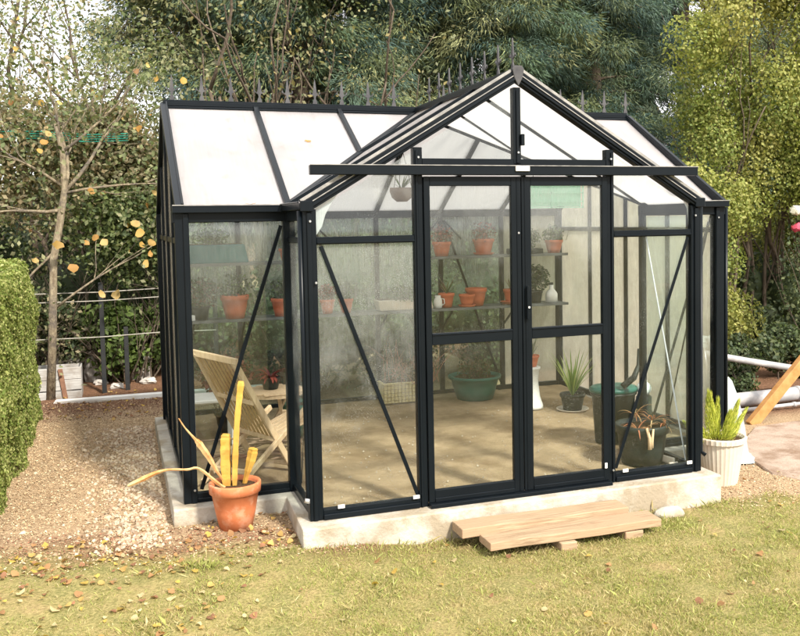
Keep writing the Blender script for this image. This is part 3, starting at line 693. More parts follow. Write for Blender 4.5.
# yellow leaved shrub with a pale trunk
def yellow_shrub():
    T=thing('fig_shrub',(-3.42,6.35,gzf(-3.4,6.3)),'leggy shrub with one pale trunk and scattered big yellow leaves','shrub')
    b=MB()
    b.tube([(-3.52,6.3,-.2),(-3.46,6.3,.8),(-3.42,6.3,1.6),(-3.33,6.3,2.05),(-3.26,6.3,2.45),(-3.27,6.3,2.9),(-3.33,6.3,3.25)],[.055,.05,.045,.045,.04,.034,.028],10)
    tips=[]
    for p,d,L,r in (((-3.26,6.3,2.42),(.7,0,.8),1.3,.028),((-3.26,6.3,2.42),(.25,.1,1),1.1,.026),((-3.3,6.3,2.2),(-1,0,-.05),.9,.024),((-3.28,6.3,2.4),(1,-.1,.25),1.2,.02),((-3.3,6.3,2.5),(-.7,0,.6),1.1,.02),
                   ((-3.40,6.3,1.7),(-.8,0,-.8),.9,.018),((-3.42,6.3,1.0),(1,-.2,.6),1.4,.016),((-3.30,6.3,3.1),(.1,0,1),.8,.02),((-3.28,6.3,2.9),(.9,.1,.7),1.5,.02)):
        branch(b,p,d,L,r,2,.5,.1,5,tips,6)
    b.build('trunk',PBARK,T,smooth=True)
    n=75; C=np.array([t[0] for t in tips]); k=RNG.integers(0,len(C),n); P=C[k]+RNG.normal(size=(n,3))*[.28,.12,.25]
    v,F,c=roundleaf(P,np.tile([.3,-1.,.3],(n,1))+.8*rand_dirs(n),RNG.uniform(.03,.095,n),pickcol(n,[(.42,.27,.07),(.44,.31,.11),(.34,.18,.05),(.26,.14,.06)],.15))
    # specific clump beside the greenhouse corner and by the ridge
    Q=np.array([(-2.42,6.0,1.90),(-2.40,6.0,1.76),(-2.30,6.0,1.64),(-2.36,6.0,1.52),(-2.46,6.0,2.02),(-2.28,6.0,1.78),(-2.95,6.0,2.42),(-3.03,6.0,1.80),(-2.93,6.0,1.86),(-2.83,6.0,1.80),(-2.88,6.1,1.16),(-2.72,6.1,1.14),(-3.35,6.0,1.78),(-3.6,6,1.6),(-3.45,6,3.0),(-3.5,6,2.9),(-3.4,6,3.1),(-3.2,6.1,1.5)])
    v2,F2,c2=roundleaf(Q,np.tile([.3,-1.,.3],(len(Q),1))+.2*rand_dirs(len(Q)),RNG.uniform(.07,.13,len(Q)),pickcol(len(Q),[(.46,.29,.08),(.48,.34,.13),(.38,.21,.06)],.12))
    npmesh('yellow_leaves',np.concatenate([v,v2]),np.concatenate([F,F2+len(v)]),LEAF,T,np.concatenate([c,c2]))
    n=5200; k=RNG.integers(0,len(C),n); P=C[k]+RNG.normal(size=(n,3))*[.5,.3,.45]
    v,F,c=leafmesh(P,rand_dirs(n)+[0,-.4,.5],RNG.uniform(.04,.09,n),pickcol(n,[(.16,.18,.08),(.22,.22,.12),(.10,.13,.05)],.2)); npmesh('green_leaves',v,F,LEAF,T,c)
yellow_shrub()

# dark undergrowth as separate bushes
def bush(x,y,z,rx,ry,rz,n,pal,label,size=(.05,.10),name='bush',shell=.5,twigs=8,core=.7,group=None,nb=14):
    T=thing(name,(x,y,gzf(x,y)),label,'bush',group)
    C=np.array([(x+RNG.normal()*rx*.5,y+RNG.normal()*ry*.45,z+RNG.uniform(-.5,.5)*rz*1.3) for _ in range(nb)]); Rr=RNG.uniform(.45,.75,nb)*min(rx,rz)
    P,d,k=blobs_points(C,Rr,n,shell); kp=P[:,2]>gzf(x,y)-.02; P=P[kp]; d=d[kp]; m=len(P)
    v,F,c=leafmesh(P,d+rand_dirs(m),RNG.uniform(size[0],size[1],m),pickcol(m,pal,.25)); npmesh('foliage',v,F,LEAF,T,c)
    b=MB()
    for i in range(twigs): branch(b,(x+random.uniform(-.4,.4)*rx,y,gzf(x,y)-.05),(random.uniform(-.6,.6),random.uniform(-.5,.2),1),rz*1.4,.014,2,.5,.1,4,None,5)
    b.build('stems',BARK,T,smooth=True)
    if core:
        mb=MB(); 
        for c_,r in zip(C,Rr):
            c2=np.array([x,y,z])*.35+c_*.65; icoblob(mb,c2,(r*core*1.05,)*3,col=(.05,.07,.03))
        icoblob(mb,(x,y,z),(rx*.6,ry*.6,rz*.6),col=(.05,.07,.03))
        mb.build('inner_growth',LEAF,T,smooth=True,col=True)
UD=[(.06,.085,.04),(.08,.11,.045),(.12,.14,.065),(.04,.06,.03)]
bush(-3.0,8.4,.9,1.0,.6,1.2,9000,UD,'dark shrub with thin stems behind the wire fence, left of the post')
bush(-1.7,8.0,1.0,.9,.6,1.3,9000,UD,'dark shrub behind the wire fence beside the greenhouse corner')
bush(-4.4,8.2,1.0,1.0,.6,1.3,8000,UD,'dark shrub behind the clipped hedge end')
bush(-2.75,7.2,.45,.55,.3,.5,3500,[(.10,.15,.04),(.14,.2,.05),(.07,.1,.03)],'light green low leaves under the wire fence',(.06,.11),core=0)
for i,(x,lab) in enumerate(((-.3,'dark evergreen bush behind the deck chair bay'),(1.0,'dark evergreen bush behind the left door leaf'),(2.3,'dark evergreen bush behind the right door leaf'),(3.6,'dark evergreen bush behind the right rear corner'))):
    bush(x,5.9+.2*(i%2),.9,.9,.45,1.1,9000,UD,lab+' seen through the glass',(.05,.09),nb=16)
bush(-2.55,7.0,1.8,.7,.3,.7,5500,[(.09,.12,.04),(.14,.17,.06),(.07,.1,.04)],'climbing leaves left of the greenhouse corner above the wires',(.05,.09),name='climber',core=0)
CL=[(.20,.19,.11),(.27,.23,.14),(.14,.17,.08),(.32,.25,.14)]
bush(-3.6,7.3,2.9,.8,.3,.8,6500,CL,'grey green climbing leaves around the teal netting at upper left',(.05,.10),name='climber',core=0)
bush(-2.5,7.4,2.9,.6,.3,.8,6500,CL,'grey green climbing leaves next to the sloping left roof edge',(.05,.10),name='climber',core=0)
bush(-3.6,7.0,.75,.35,.15,.6,2600,UD+CL[:2],'leafy low shrub hiding the foot of the pale trunk',(.05,.09),core=0)
bush(5.3,4.1,.12,1.5,.5,.35,9000,UD,'low dark ground cover under the leafy bank behind the pale pole',(.04,.08),core=0,twigs=4)
bush(4.2,3.3,.02,.6,.3,.22,3500,UD,'small dark weeds just behind the thick pale pipe',(.03,.07),core=0,twigs=3)
bush(7.4,6.4,.6,1.5,.6,.8,9000,UD,'dark low bush in shade behind the pale pipes')
# far wood closing the horizon
def wood():
    C=[];Rr=[]
    for k in range(170):
        x=RNG.uniform(-3.6,24); y=RNG.uniform(14.5,18)+abs(x-8)*.1; C.append((x,y,RNG.uniform(-.5,7.2 if x>-1 else 4.2))); Rr.append(RNG.uniform(.7,1.4))
    for k in range(50): C.append((RNG.uniform(-13,-2.5),RNG.uniform(13,16),RNG.uniform(-.3,2.6))); Rr.append(RNG.uniform(.6,1.1))
    C=np.array(C);Rr=np.array(Rr); n=110000; P,d,k=blobs_points(C,Rr,n,.4); kp=(d[:,1]<.4)&(P[:,2]>-.2); P=P[kp];d=d[kp];m=len(P)
    v,F,c=leafmesh(P,d+rand_dirs(m),RNG.uniform(.08,.17,m),pickcol(m,[(.07,.11,.07),(.10,.13,.07),(.15,.17,.09),(.22,.21,.10)],.25))
    mb=MB()
    for c_,r in zip(C,Rr): icoblob(mb,c_,(r*.78,)*3,col=(.04,.06,.03))
    V2=np.array(mb.v); F2=[]
    for f in mb.f: F2+=[(f[0],f[1],f[2]),(f[0],f[2],f[3])]
    F2=np.array(F2)
    o=npmesh('woodland',np.concatenate([v,V2]),np.concatenate([F,F2+len(v)]),LEAF,None,np.concatenate([c,np.array(mb.c)])); o['kind']='stuff'
    tag(o,'dense green woodland closing the view far behind the garden','woodland')
wood()

# ------------------------------------------------------------------ lawn, chips, fallen leaves
def ybound(x,y): return np.interp(x,YBX,YBY)+.16*fbm(x,y,2.6,1)+.06*fbm(x,y,9,1)
def grass():
    n=520000; x=RNG.uniform(-4.6,4.6,n); y=RNG.uniform(-3.6,1.0,n)
    near=RNG.random(n)<.62; x=np.where(near,RNG.uniform(-3.6,2.8,n),x); y=np.where(near,RNG.uniform(-2.4,.7,n),y)
    yb=ybound(x,y); den=sm((yb-y)/.25+.3)*np.clip(.62+.75*fbm(x,y,2.2,9)+.5*fbm(x,y,7,3)-.85*np.clip(-x/3.0,0,1)*np.clip((y+1.6)/1.6,0,1),.04,1); kp=RNG.random(n)<den; x=x[kp];y=y[kp]; n=len(x)
    z=gz(x,y); P=np.stack([x,y,z-.004],1); D=norm(np.stack([RNG.normal(size=n)*.55,RNG.normal(size=n)*.55,np.ones(n)],1)); L=(RNG.uniform(.012,.036,n)*np.where(RNG.random(n)<.03,1.9,1)*(1+.5*fbm(x,y,5,7))*(1+.9*np.exp(-((y+.22)/.06)**2)))[:,None]
    Sd=norm(np.cross(D,rand_dirs(n)))*RNG.uniform(.0007,.0016,n)[:,None]; bend=np.stack([RNG.normal(size=n),RNG.normal(size=n),-.3*np.ones(n)],1)*L*.4
    v=np.stack([P-Sd,P+Sd,P+D*L*.55+Sd*.5+bend*.2,P+D*L+bend*.7],1).reshape(-1,3); i=np.arange(n)*4
    F=np.stack([np.stack([i,i+1,i+2],1),np.stack([i,i+2,i+3],1)],1).reshape(-1,3)
    dry=np.clip(.45+.8*fbm(x,y,2.1,4),0,1)[:,None]; g=pickcol(n,[(.30,.32,.09),(.37,.37,.12),(.25,.28,.075)],.14); d=pickcol(n,[(.42,.35,.16),(.37,.30,.13),(.46,.39,.20)],.1)
    c=np.where(RNG.random((n,1))<.08+.7*dry,d,g); tall=RNG.random(n)<.02
    o=npmesh('grass',v,F,GRASSM,None,np.repeat(c,4,0)); o['kind']='stuff'; tag(o,'short patchy yellow green lawn in front of the greenhouse','grass')
grass()
def chips():
    n=46000; x=RNG.uniform(-3.7,-1.2,n); y=RNG.uniform(-.3,6.0,n)
    k2=RNG.random(n)<.2; x=np.where(k2,RNG.uniform(1.55,3.4,n),x); y=np.where(k2,RNG.uniform(-1.0,1.6,n),y)
    yb=ybound(x,y); kp=(y>yb-.10-.6*RNG.random(n)**3)&~((x>-2.37)&(x<2.37)&(y>.62)&(y<3.95))&~((np.abs(x)<1.61)&(y>-.17)); x=x[kp];y=y[kp];n=len(x)
    P=np.stack([x,y,gz(x,y)+RNG.uniform(.0,.012,n)],1); N=norm(rand_dirs(n)*.55+[0,0,1])
    T=norm(np.cross(N,rand_dirs(n))); S_=np.cross(T,N); L=RNG.uniform(.004,.014,n)[:,None]; Wd=L*RNG.uniform(.25,.7,n)[:,None]; H=N*.003
    v=np.stack([P-T*L-H,P+S_*Wd,P+T*L-H,P-S_*Wd,P+H*1.5],1).reshape(-1,3); i=np.arange(n)*5
    F=np.concatenate([np.stack([i,i+1,i+4],1),np.stack([i+1,i+2,i+4],1),np.stack([i+2,i+3,i+4],1),np.stack([i+3,i,i+4],1)])
    c=pickcol(n,[(.44,.32,.19),(.36,.25,.145),(.56,.44,.28),(.26,.165,.09),(.42,.29,.17)],.15)
    bnd=(np.abs(y-ybound(x,y)-.1)<.2)&(x<0)&(RNG.random(n)<.6); c[bnd]=pickcol(bnd.sum(),[(.22,.10,.06),(.28,.14,.08),(.14,.07,.04)],.15)
    far=(y>4.7)&(RNG.random(n)<.85); c[far]=pickcol(far.sum(),[(.20,.11,.07),(.12,.06,.04),(.34,.24,.15)],.15)
    o=npmesh('wood_chips',v,F,CHIP,None,np.repeat(c,5,0)); o['kind']='stuff'; tag(o,'pale tan gravel and wood chips on the path round the greenhouse','gravel')
    # larger pale stones along the footing
    n=1900; x=-2.42-np.abs(RNG.normal(size=n))*.28; y=RNG.uniform(.25,4.2,n); P=np.stack([x,y,gz(x,y)+.008],1); N=norm(rand_dirs(n)*.5+[0,0,1]); T=norm(np.cross(N,rand_dirs(n))); S_=np.cross(T,N); L=RNG.uniform(.012,.030,n)[:,None]; Wd=L*.6; H=N*.009
    v=np.stack([P-T*L-H,P+S_*Wd-H,P+T*L-H,P-S_*Wd-H,P+H-T*L*.3,P+H+T*L*.4],1).reshape(-1,3); i=np.arange(n)*6
    F=np.concatenate([np.stack(a,1) for a in ([i,i+1,i+4],[i+1,i+5,i+4],[i+1,i+2,i+5],[i+2,i+3,i+5],[i+3,i+4,i+5],[i+3,i,i+4])])
    c=pickcol(n,[(.40,.31,.22),(.48,.39,.28),(.32,.22,.14)],.12)
    o=npmesh('pebbles',v,F,CHIP,None,np.repeat(c,6,0)); o['kind']='stuff'; tag(o,'larger pale pebbles along the left side of the footing','pebbles')
chips()
def fallen():
    n=590; x=np.concatenate([RNG.uniform(-3.5,-2.0,160),RNG.uniform(-3.6,2.6,140),RNG.uniform(-3.6,-1.6,160),RNG.uniform(-3.5,-1.8,130)]); y=np.concatenate([RNG.uniform(-1.1,.3,160),RNG.uniform(-2.2,.4,140),RNG.uniform(-.3,.6,160),RNG.uniform(4.6,6.6,130)])
    P=np.stack([x,y,gz(x,y)+.018],1); N=norm(rand_dirs(n)*.5+[0,0,1.2])
    v,F,c=roundleaf(P,N+.3*rand_dirs(n),RNG.uniform(.018,.055,n),pickcol(n,[(.46,.30,.10),(.36,.20,.09),(.50,.40,.22),(.26,.13,.07),(.50,.34,.08)],.15))
    o=npmesh('fallen_leaves',v,F,LEAF,None,c); o['kind']='stuff'; tag(o,'scattered yellow and brown fallen leaves on lawn and path','leaves')
fallen()

# ------------------------------------------------------------------ step of planks
Tt=thing('plank_step',(.15,-.45,-.2),'low step of two rough planks on blocks before the doors','step')
def plank(x0,x1,y0,y1,zl,zr,th,skew,name='plank'):
    b=MB(); N=14; vs=[];fs=[]
    for i in range(N+1):
        t=i/N; x=x0+(x1-x0)*t; z=zl+(zr-zl)*t+.002*math.sin(9*t); dy=skew*t; w=.003*math.sin(17*t+x0)
        vs+=[(x,y0+dy+w,z-th),(x,y0+dy+w,z),(x+(.012 if i==N else 0),y1+dy,z),(x+(.012 if i==N else 0),y1+dy,z-th)]
    for i in range(N):
        a=i*4
        for k in range(4): fs.append((a+k,a+(k+1)%4,a+4+(k+1)%4,a+4+k))
    fs+=[(3,2,1,0),(N*4,N*4+1,N*4+2,N*4+3)]
    b.add(vs,fs); return b.build(name,WOOD,Tt,bevel=.006,seg=2)
plank(-.475,.775,-.585,-.378,-.115,-.092,.055,-.075)
plank(-.60,.66,-.392,-.192,-.066,-.066,.065,-.025)
for x0,x1 in ((.01,.13),(.50,.64)):
    b=MB(); b.box((x0,-.648,-.235),(x1,-.30,-.165 if x0<.3 else -.156)); b.build('block',WOOD,Tt,bevel=.005)

# ------------------------------------------------------------------ pots
def potbody(c,rt,rb,h,n=36,rimh=.22,rim=1.08,flute=0,fn=0):
    t=rt*.08; rh=h*rimh
    return [(rb,0),(rb+(rt-rb)*.5,(h-rh)*.5),(rt*.97,h-rh),(rt*rim,h-rh+.004),(rt*(rim+.02),h-.008),(rt*rim,h),(rt*rim-t,h),(rt-t*1.2,h-.02),(rt-t*1.5,h-rh)]
def pot(name,loc,rt,rb,h,mat,label,cat='plant pot',group=None,rimh=.22,rim=1.06,fn=0,flute=0,saucer=0,n=36):
    T=thing(name,loc,label,cat,group); b=MB(); b.lathe(loc,potbody(loc,rt,rb,h,rimh=rimh,rim=rim),n,flute=flute,fn=fn); b.build('pot',mat,T,smooth=False if fn else True)
    b=MB(); b.lathe((loc[0],loc[1],loc[2]+h-.045),[(rt*.86,0),(rt*.88,.015),(rt*.4,.022)],20); b.build('soil',SOIL,T)
    if saucer:
        b=MB(); b.lathe((loc[0],loc[1],loc[2]-.012),[(saucer*.8,0),(saucer,.02),(saucer,.026),(saucer*.93,.024),(saucer*.8,.008)],30); b.build('saucer',mat if mat!=BLACKP else CREAMP,T,smooth=True)
    return T
def straps(T,c,n,L,w,pal,spread=.8,name='leaves',droop=1.0,up=1.0):
    Vs=[];Fs=[];Cs=[]
    for k in range(n):
        a=random.uniform(0,6.28); l=L*random.uniform(.6,1.1); s=spread*random.uniform(.3,1); d=Vector((math.cos(a)*s,math.sin(a)*s,up)).normalized(); side=Vector((-math.sin(a),math.cos(a),0)); p=Vector(c)+Vector((math.cos(a),math.sin(a),0))*.01
        col=np.array(random.choice(pal))*random.uniform(.8,1.2); i0=len(Vs); N=6
        for j in range(N+1):
            t=j/N; ww=w*(1-t)**.6*(.5+min(1,t*4)*.5); up_=side.cross(d)
            Vs+= [p-side*ww,p+up_*ww*.3,p+side*ww]; Cs+=[col]*3
            d=(d+Vector((0,0,-.13*droop*(1+t)))).normalized(); p=p+d*l/N
        for j in range(N):
            q=i0+j*3
            for o_ in (0,1): Fs+=[(q+o_,q+o_+1,q+o_+4),(q+o_,q+o_+4,q+o_+3)]
    return npmesh(name,np.array([tuple(v) for v in Vs]),np.array(Fs),LEAF,T,np.array(Cs))
def tuft(T,c,r,n,pal,size=(.02,.05),name='leaves',flat=1):
    P=np.array(c)+rand_dirs(n)*(RNG.random((n,1))**.5)*np.array([r,r,r*flat]); v,F,cc=leafmesh(P,rand_dirs(n)+[0,0,.6],RNG.uniform(size[0],size[1],n),pickcol(n,pal,.2)); return npmesh(name,v,F,LEAF,T,cc)
def stems(T,c,n,h,sp,mat,r=.004,name='stems'):
    b=MB()
    for k in range(n): branch(b,(c[0]+random.uniform(-1,1)*sp*.3,c[1]+random.uniform(-1,1)*sp*.3,c[2]),(random.uniform(-1,1)*sp,random.uniform(-1,1)*sp,1),h*random.uniform(.6,1),r,1,.5,.1,4,None,5)
    return b.build(name,mat,T)
GR=[(.06,.11,.03),(.10,.16,.04),(.05,.08,.03)]; RD=[(.22,.05,.04),(.30,.09,.06),(.12,.06,.04)]

# cactus pot outside
cz=gzf(-1.98,.42)-.004
T=pot('cactus_pot',(-1.98,.42,cz),.165,.112,.325,TERRA,'terracotta pot of yellow jointed cactus stems on the gravel','potted cactus')
zt=cz+.29
def cst(pts,rad,mat,name='cactus_stem',star=.66,n=8):
    # interpolate for smooth stems with waist marks
    P=[Vector(p) for p in pts]; out=[];rr=[]
    for i in range(len(P)-1):
        for j in range(5):
            t=j/5; p0=P[max(i-1,0)];p1=P[i];p2=P[i+1];p3=P[min(i+2,len(P)-1)]
            q=.5*((2*p1)+(-p0+p2)*t+(2*p0-5*p1+4*p2-p3)*t*t+(-p0+3*p1-3*p2+p3)*t**3); out.append(q); rr.append((rad[i]*(1-t)+rad[i+1]*t)*(1+.07*math.sin(len(out)*2.1)))
    out.append(P[-1]); rr.append(rad[-1]*.75)
    b=MB(); b.tube(out,rr,n,star=star); return b.build(name,mat,T,smooth=False,bevel=.002)
cst([(-1.985,.41,zt-.02),(-1.975,.41,.35),(-1.955,.42,.60),(-1.93,.43,.80),(-1.915,.435,.905)],[.020,.029,.027,.030,.034],CACT)
cst([(-2.03,.43,zt-.02),(-2.035,.43,.30),(-2.035,.43,.47),(-2.03,.43,.545)],[.034,.045,.043,.040],CACT)
cst([(-1.92,.43,zt-.02),(-1.895,.43,.25),(-1.86,.43,.36),(-1.845,.43,.43)],[.014,.020,.036,.034],CACT)
cst([(-2.02,.40,zt-.02),(-2.10,.38,.22),(-2.22,.36,.34),(-2.30,.35,.345),(-2.42,.34,.36),(-2.50,.33,.35),(-2.58,.33,.32),(-2.68,.32,.285)],[.009,.014,.010,.009,.009,.014,.019,.012],CACTO,'drooping_stem')
cst([(-2.01,.42,zt-.02),(-2.09,.41,.28),(-2.15,.40,.40),(-2.21,.40,.50),(-2.24,.40,.54),(-2.30,.40,.62),(-2.34,.40,.69)],[.009,.011,.021,.024,.010,.006,.005],CACTO,'drooping_stem')

# cream pot with bright conifer, right of the porch
wz=gzf(1.95,.28)-.004
T=pot('planter_pot',(1.95,.28,wz),.195,.135,.40,CREAMP,'large ribbed cream pot holding a small lime green conifer','plant pot',rimh=.12,rim=1.07,n=96,fn=32,flute=.012)
n=7000; P=[];cc=[]
for (ox,oy,h,r) in ((-.03,0,.40,.075),(.11,0,.30,.05),(-.10,.03,.30,.05),(.05,-.06,.24,.06),(.16,.03,.22,.04),(-.15,-.02,.18,.04),(.03,.05,.32,.05)):
    m=n//7; t=RNG.random(m); a=RNG.uniform(0,6.28,m); rr=r*(1-t*.75)*np.sqrt(RNG.random(m)); P.append(np.stack([1.90+ox*(1+t)+rr*np.cos(a),.28+oy+rr*np.sin(a),wz+.36+t*h],1))
P=np.concatenate(P); m=len(P); D=norm(P-np.array([1.90,.28,wz+.30])+rand_dirs(m)*.05+[0,0,.04]); L=RNG.uniform(.02,.06,m)[:,None]; Sd=norm(np.cross(D,rand_dirs(m)))*.003
npmesh('foliage',np.stack([P-Sd,P+Sd,P+D*L],1).reshape(-1,3),np.arange(m*3).reshape(-1,3),LEAF,T,np.repeat(pickcol(m,[(.46,.48,.07),(.56,.56,.12),(.34,.40,.06)],.15),3,0))

# big black pot with bromeliads in the right porch bay
T=pot('bromeliad_pot',(1.27,.40,.0),.205,.165,.32,BLACKP,'big black pot of orange pink spiky plants inside the right porch pane','potted plant')
for c in ((1.17,.30,.30),(1.36,.38,.34),(1.25,.48,.38),(1.42,.30,.30)): straps(T,c,13,.20,.008,[(.55,.20,.10),(.50,.30,.14),(.35,.16,.08),(.6,.42,.22)],1.3,droop=1.3,up=.6,name='spiky_leaves')
b=MB(); b.tube([(1.18,.18,.33),(1.20,.17,.25),(1.20,.165,.16)],[.010,.014,.016],8); b.tube([(1.235,.17,.32),(1.22,.165,.22),(1.222,.165,.17)],[.008,.012,.010],8); b.build('hanging_shoot',surf('pale_peach',(.6,.4,.24),(.7,.5,.3),5,.6),T,smooth=True)
# dark storage bin behind it
T=thing('storage_bin',(1.42,1.12,.0),'dark green lidded bin behind the bromeliad pot','bin')
b=MB(); b.lathe((1.42,1.12,0),[(.17,0),(.20,.42),(.215,.425),(.215,.45),(.19,.45),(.19,.43)],4*8,sx=1,sy=.85); b.build('body',BLACKP,T,smooth=True)
b=MB(); b.lathe((1.42,1.12,.452),[(.22,0),(.225,.03),(.20,.045),(.05,.055)],32,sy=.85); b.build('lid',GREENP,T,smooth=True)
b=MB(); b.tube([(1.40,.93,.52),(1.50,.90,.60),(1.56,.92,.70),(1.585,.95,.84)],[.03,.028,.02,.018],8); b.build('spout',BLACKP,T,smooth=True)
T=thing('glass_ball',(1.66,1.0,.0),'small clear glass jar on a jar stand near the right porch side','jar')
b=MB(); b.lathe((1.66,1.0,0),[(.07,0),(.07,.40),(.05,.42)],20); b.build('stand',BLACKP,T,smooth=True)
b=MB(); b.lathe((1.66,1.0,.42),[(.04,0),(.062,.03),(.066,.06),(.055,.095),(.03,.11),(.03,.13)],24); b.build('jar',WHITEP,T,smooth=True)
# long low tray with pale edge inside right porch
T=thing('gravel_tray',(1.30,.62,0),'low pale tray on the floor beside the black bromeliad pot','tray')
b=MB(); b.beam((1.30,.78,.045),(1.42,.16,.045),.02,.05); b.beam((1.44,.14,.03),(1.36,.14,.03),.02,.03); b.build('rim',CREAMP,T,bevel=.004)
b=MB(); b.box((1.32,.60,.01),(1.42,.80,.03)); b.build('base',CREAMP,T)

# agave / spider plant in black pot on saucer
T=pot('spider_plant_pot',(1.72,2.50,.0),.125,.095,.17,BLACKP,'small black pot with long striped green leaves on a pale saucer','potted plant',saucer=.17)
straps(T,(1.72,2.50,.15),46,.52,.011,[(.20,.34,.06),(.38,.48,.14),(.14,.24,.05),(.62,.66,.34)],.75,droop=.55,up=1.2)
# pale urn with small terracotta pot on top
T=thing('urn_stand',(1.36,2.75,.0),'pale tapering stand under a small terracotta pot','plant stand')
b=MB(); b.lathe((1.36,2.75,0),[(.125,0),(.125,.03),(.095,.12),(.075,.28),(.085,.40),(.10,.42),(.10,.44),(.05,.44)],32); b.build('pedestal',WHITEP,T,smooth=True)
T=pot('terracotta_pot',(1.36,2.75,.443),.085,.06,.12,TERRA2,'small terracotta pot of dark spiky plant on the pale tapering stand','potted plant',group='terracotta pots in the greenhouse')
straps(T,(1.36,2.75,.54),26,.26,.008,[(.06,.10,.05),(.10,.13,.06)],.9,droop=.3)
# green tub
T=pot('round_tub',(.98,3.42,.02),.275,.20,.26,GREENP,'wide dark green round tub against the rear wall','plant tub',rimh=.14)
tuft(T,(.98,3.42,.33),.20,500,[(.10,.09,.05),(.07,.10,.04),(.16,.10,.06)],(.02,.05),flat=.6); stems(T,(.98,3.42,.26),10,.25,.5,BARK)
# woven trough
T=thing('woven_trough',(.22,3.55,.03),'straw coloured woven trough of dry reddish stems by the rear wall','trough')
b=MB(); b.box((-.06,3.45,.03),(.50,3.67,.245)); b.box((-.07,3.44,.235),(.51,3.68,.252)); b.build('trough',WICK,T,bevel=.008)
b=MB()
for k in range(14): b.box((-.06+.04*k,3.444,.04),(-.056+.04*k,3.45,.234))
for k in range(5): b.box((-.06,3.445,.06+.04*k),(.50,3.449,.064+.04*k))
b.build('weave_ribs',surf('dark_straw',(.20,.15,.07),(.28,.21,.10),20),T)
b=MB(); b.box((-.04,3.47,.2535),(.48,3.65,.26)); b.build('soil',SOIL,T)
stems(T,(.05,3.56,.25),9,.42,.5,surf('red_stem',(.24,.09,.06),(.36,.16,.10),8)); stems(T,(.30,3.56,.25),16,.30,.8,MATS['red_stem']); stems(T,(.38,3.56,.25),3,.50,.1,PBARK,.006)
tuft(T,(.25,3.56,.34),.22,500,[(.25,.12,.08),(.14,.12,.06),(.30,.18,.10)],(.015,.035),flat=.5)
# long white planter on the shelf
T=thing('window_box',(.18,3.56,1.035),'long white planter on the rear shelf left of the doors','planter')
b=MB(); b.prism([(-.07,3.47,1.034),(-.10,3.45,1.15),(-.10,3.67,1.15),(-.07,3.65,1.034)],(.60,0,0)); b.build('planter',CREAMP,T,bevel=.008)
b=MB(); b.box((-.08,3.47,1.1515),(.48,3.65,1.158)); b.build('soil',SOIL,T); tuft(T,(.2,3.56,1.20),.22,700,GR,(.02,.05),flat=.4)
T=thing('white_jug',(.60,3.52,1.035),'small white plastic jug beside the left door stile on the shelf','jug')
b=MB(); b.lathe((.60,3.52,1.033),[(.04,0),(.048,.04),(.045,.09),(.03,.12),(.032,.14)],24); b.build('body',WHITEP,T,smooth=True)
b=MB(); b.tube([(.63,3.52,1.14),(.67,3.52,1.13),(.675,3.52,1.08),(.64,3.52,1.06)],.006,6); b.build('handle',WHITEP,T,smooth=True)
# terracotta pots on shelves
GP='terracotta pots in the greenhouse'
def tp(x,y,z,r,h,lab,kind=None,sauc=0,mat=TERRA2):
    T=pot('terracotta_pot',(x,y,z+.001+(.012 if sauc else 0)),r,r*.68,h,mat,lab,'potted plant' if kind else 'plant pot',GP,saucer=sauc)
    c=(x,y,z+h)
    if kind=='red': tuft(T,(x,y,z+h+.07),r*1.3,260,RD,(.02,.05)); stems(T,c,6,.15,.6,BARK,.003)
    if kind=='green': tuft(T,(x,y,z+h+.07),r*1.3,300,GR,(.02,.06)); stems(T,c,6,.15,.6,BARK,.003)
    if kind=='spiky': straps(T,c,18,.22,.010,[(.12,.16,.07),(.30,.32,.16),(.2,.1,.06)],1.0,droop=.5)
    return T
tp(.94,3.52,1.03,.085,.13,'bright terracotta pot on its saucer, centre of the lower rear shelf',sauc=.10)
tp(1.09,3.62,1.03,.115,.20,'tall terracotta pot on the lower rear shelf, right of the saucered one')
tp(.72,3.58,1.03,.085,.16,'terracotta pot with yellowish leaves next to the white jug','spiky')
tp(.68,3.60,1.60,.10,.16,'rounded terracotta pot at the left end of the upper rear shelf','red')
tp(1.18,3.60,1.60,.115,.17,'square shouldered terracotta pot on the upper shelf by the right stile','red',sauc=.12)
tp(2.06,3.60,1.60,.10,.15,'terracotta pot on the upper shelf behind the right door','green')
tp(1.52,3.62,1.03,.085,.17,'terracotta pot at the lower shelf just right of the centre stiles','spiky')
tp(1.45,3.55,1.03,.0801,.04,'shallow terracotta dish at the right end of the lower shelf')
tp(-1.58,3.58,1.03,.135,.24,'large terracotta pot on the lower shelf above the deck chair','green',mat=TERRA2)
tp(-1.10,3.56,1.03,.11,.19,'rounded terracotta pot right of the large one above the deck chair','green')
tp(-1.03,3.60,1.60,.08,.13,'small terracotta pot on the upper shelf beside the teal box','green')
tp(-.62,3.58,1.03,.075,.15,'pinkish terracotta pot seen through the left porch side','red')
tp(-.42,3.58,1.03,.075,.15,'terracotta pot behind the left edge of the first porch pane','green')
b=MB(); b.box((-2.12,3.50,1.031),(-1.98,3.58,1.085)); tag(b.build('seed_box',WHITEP,bevel=.004),'small white box at the left end of the lower shelf','box')
T=thing('teal_trough',(-1.76,3.58,1.602),'dark teal plastic trough on the upper left shelf','trough')
b=MB(); b.prism([(-2.10,3.47,1.602),(-2.14,3.45,1.79),(-2.14,3.70,1.79),(-2.10,3.68,1.602)],(.66,0,0)); b.build('trough',TEALP,T,bevel=.008)
b=MB(); b.box((-2.11,3.48,1.791),(-1.50,3.67,1.797)); b.build('soil',SOIL,T); tuft(T,(-1.8,3.58,1.86),.20,500,GR,(.02,.05),flat=.5)
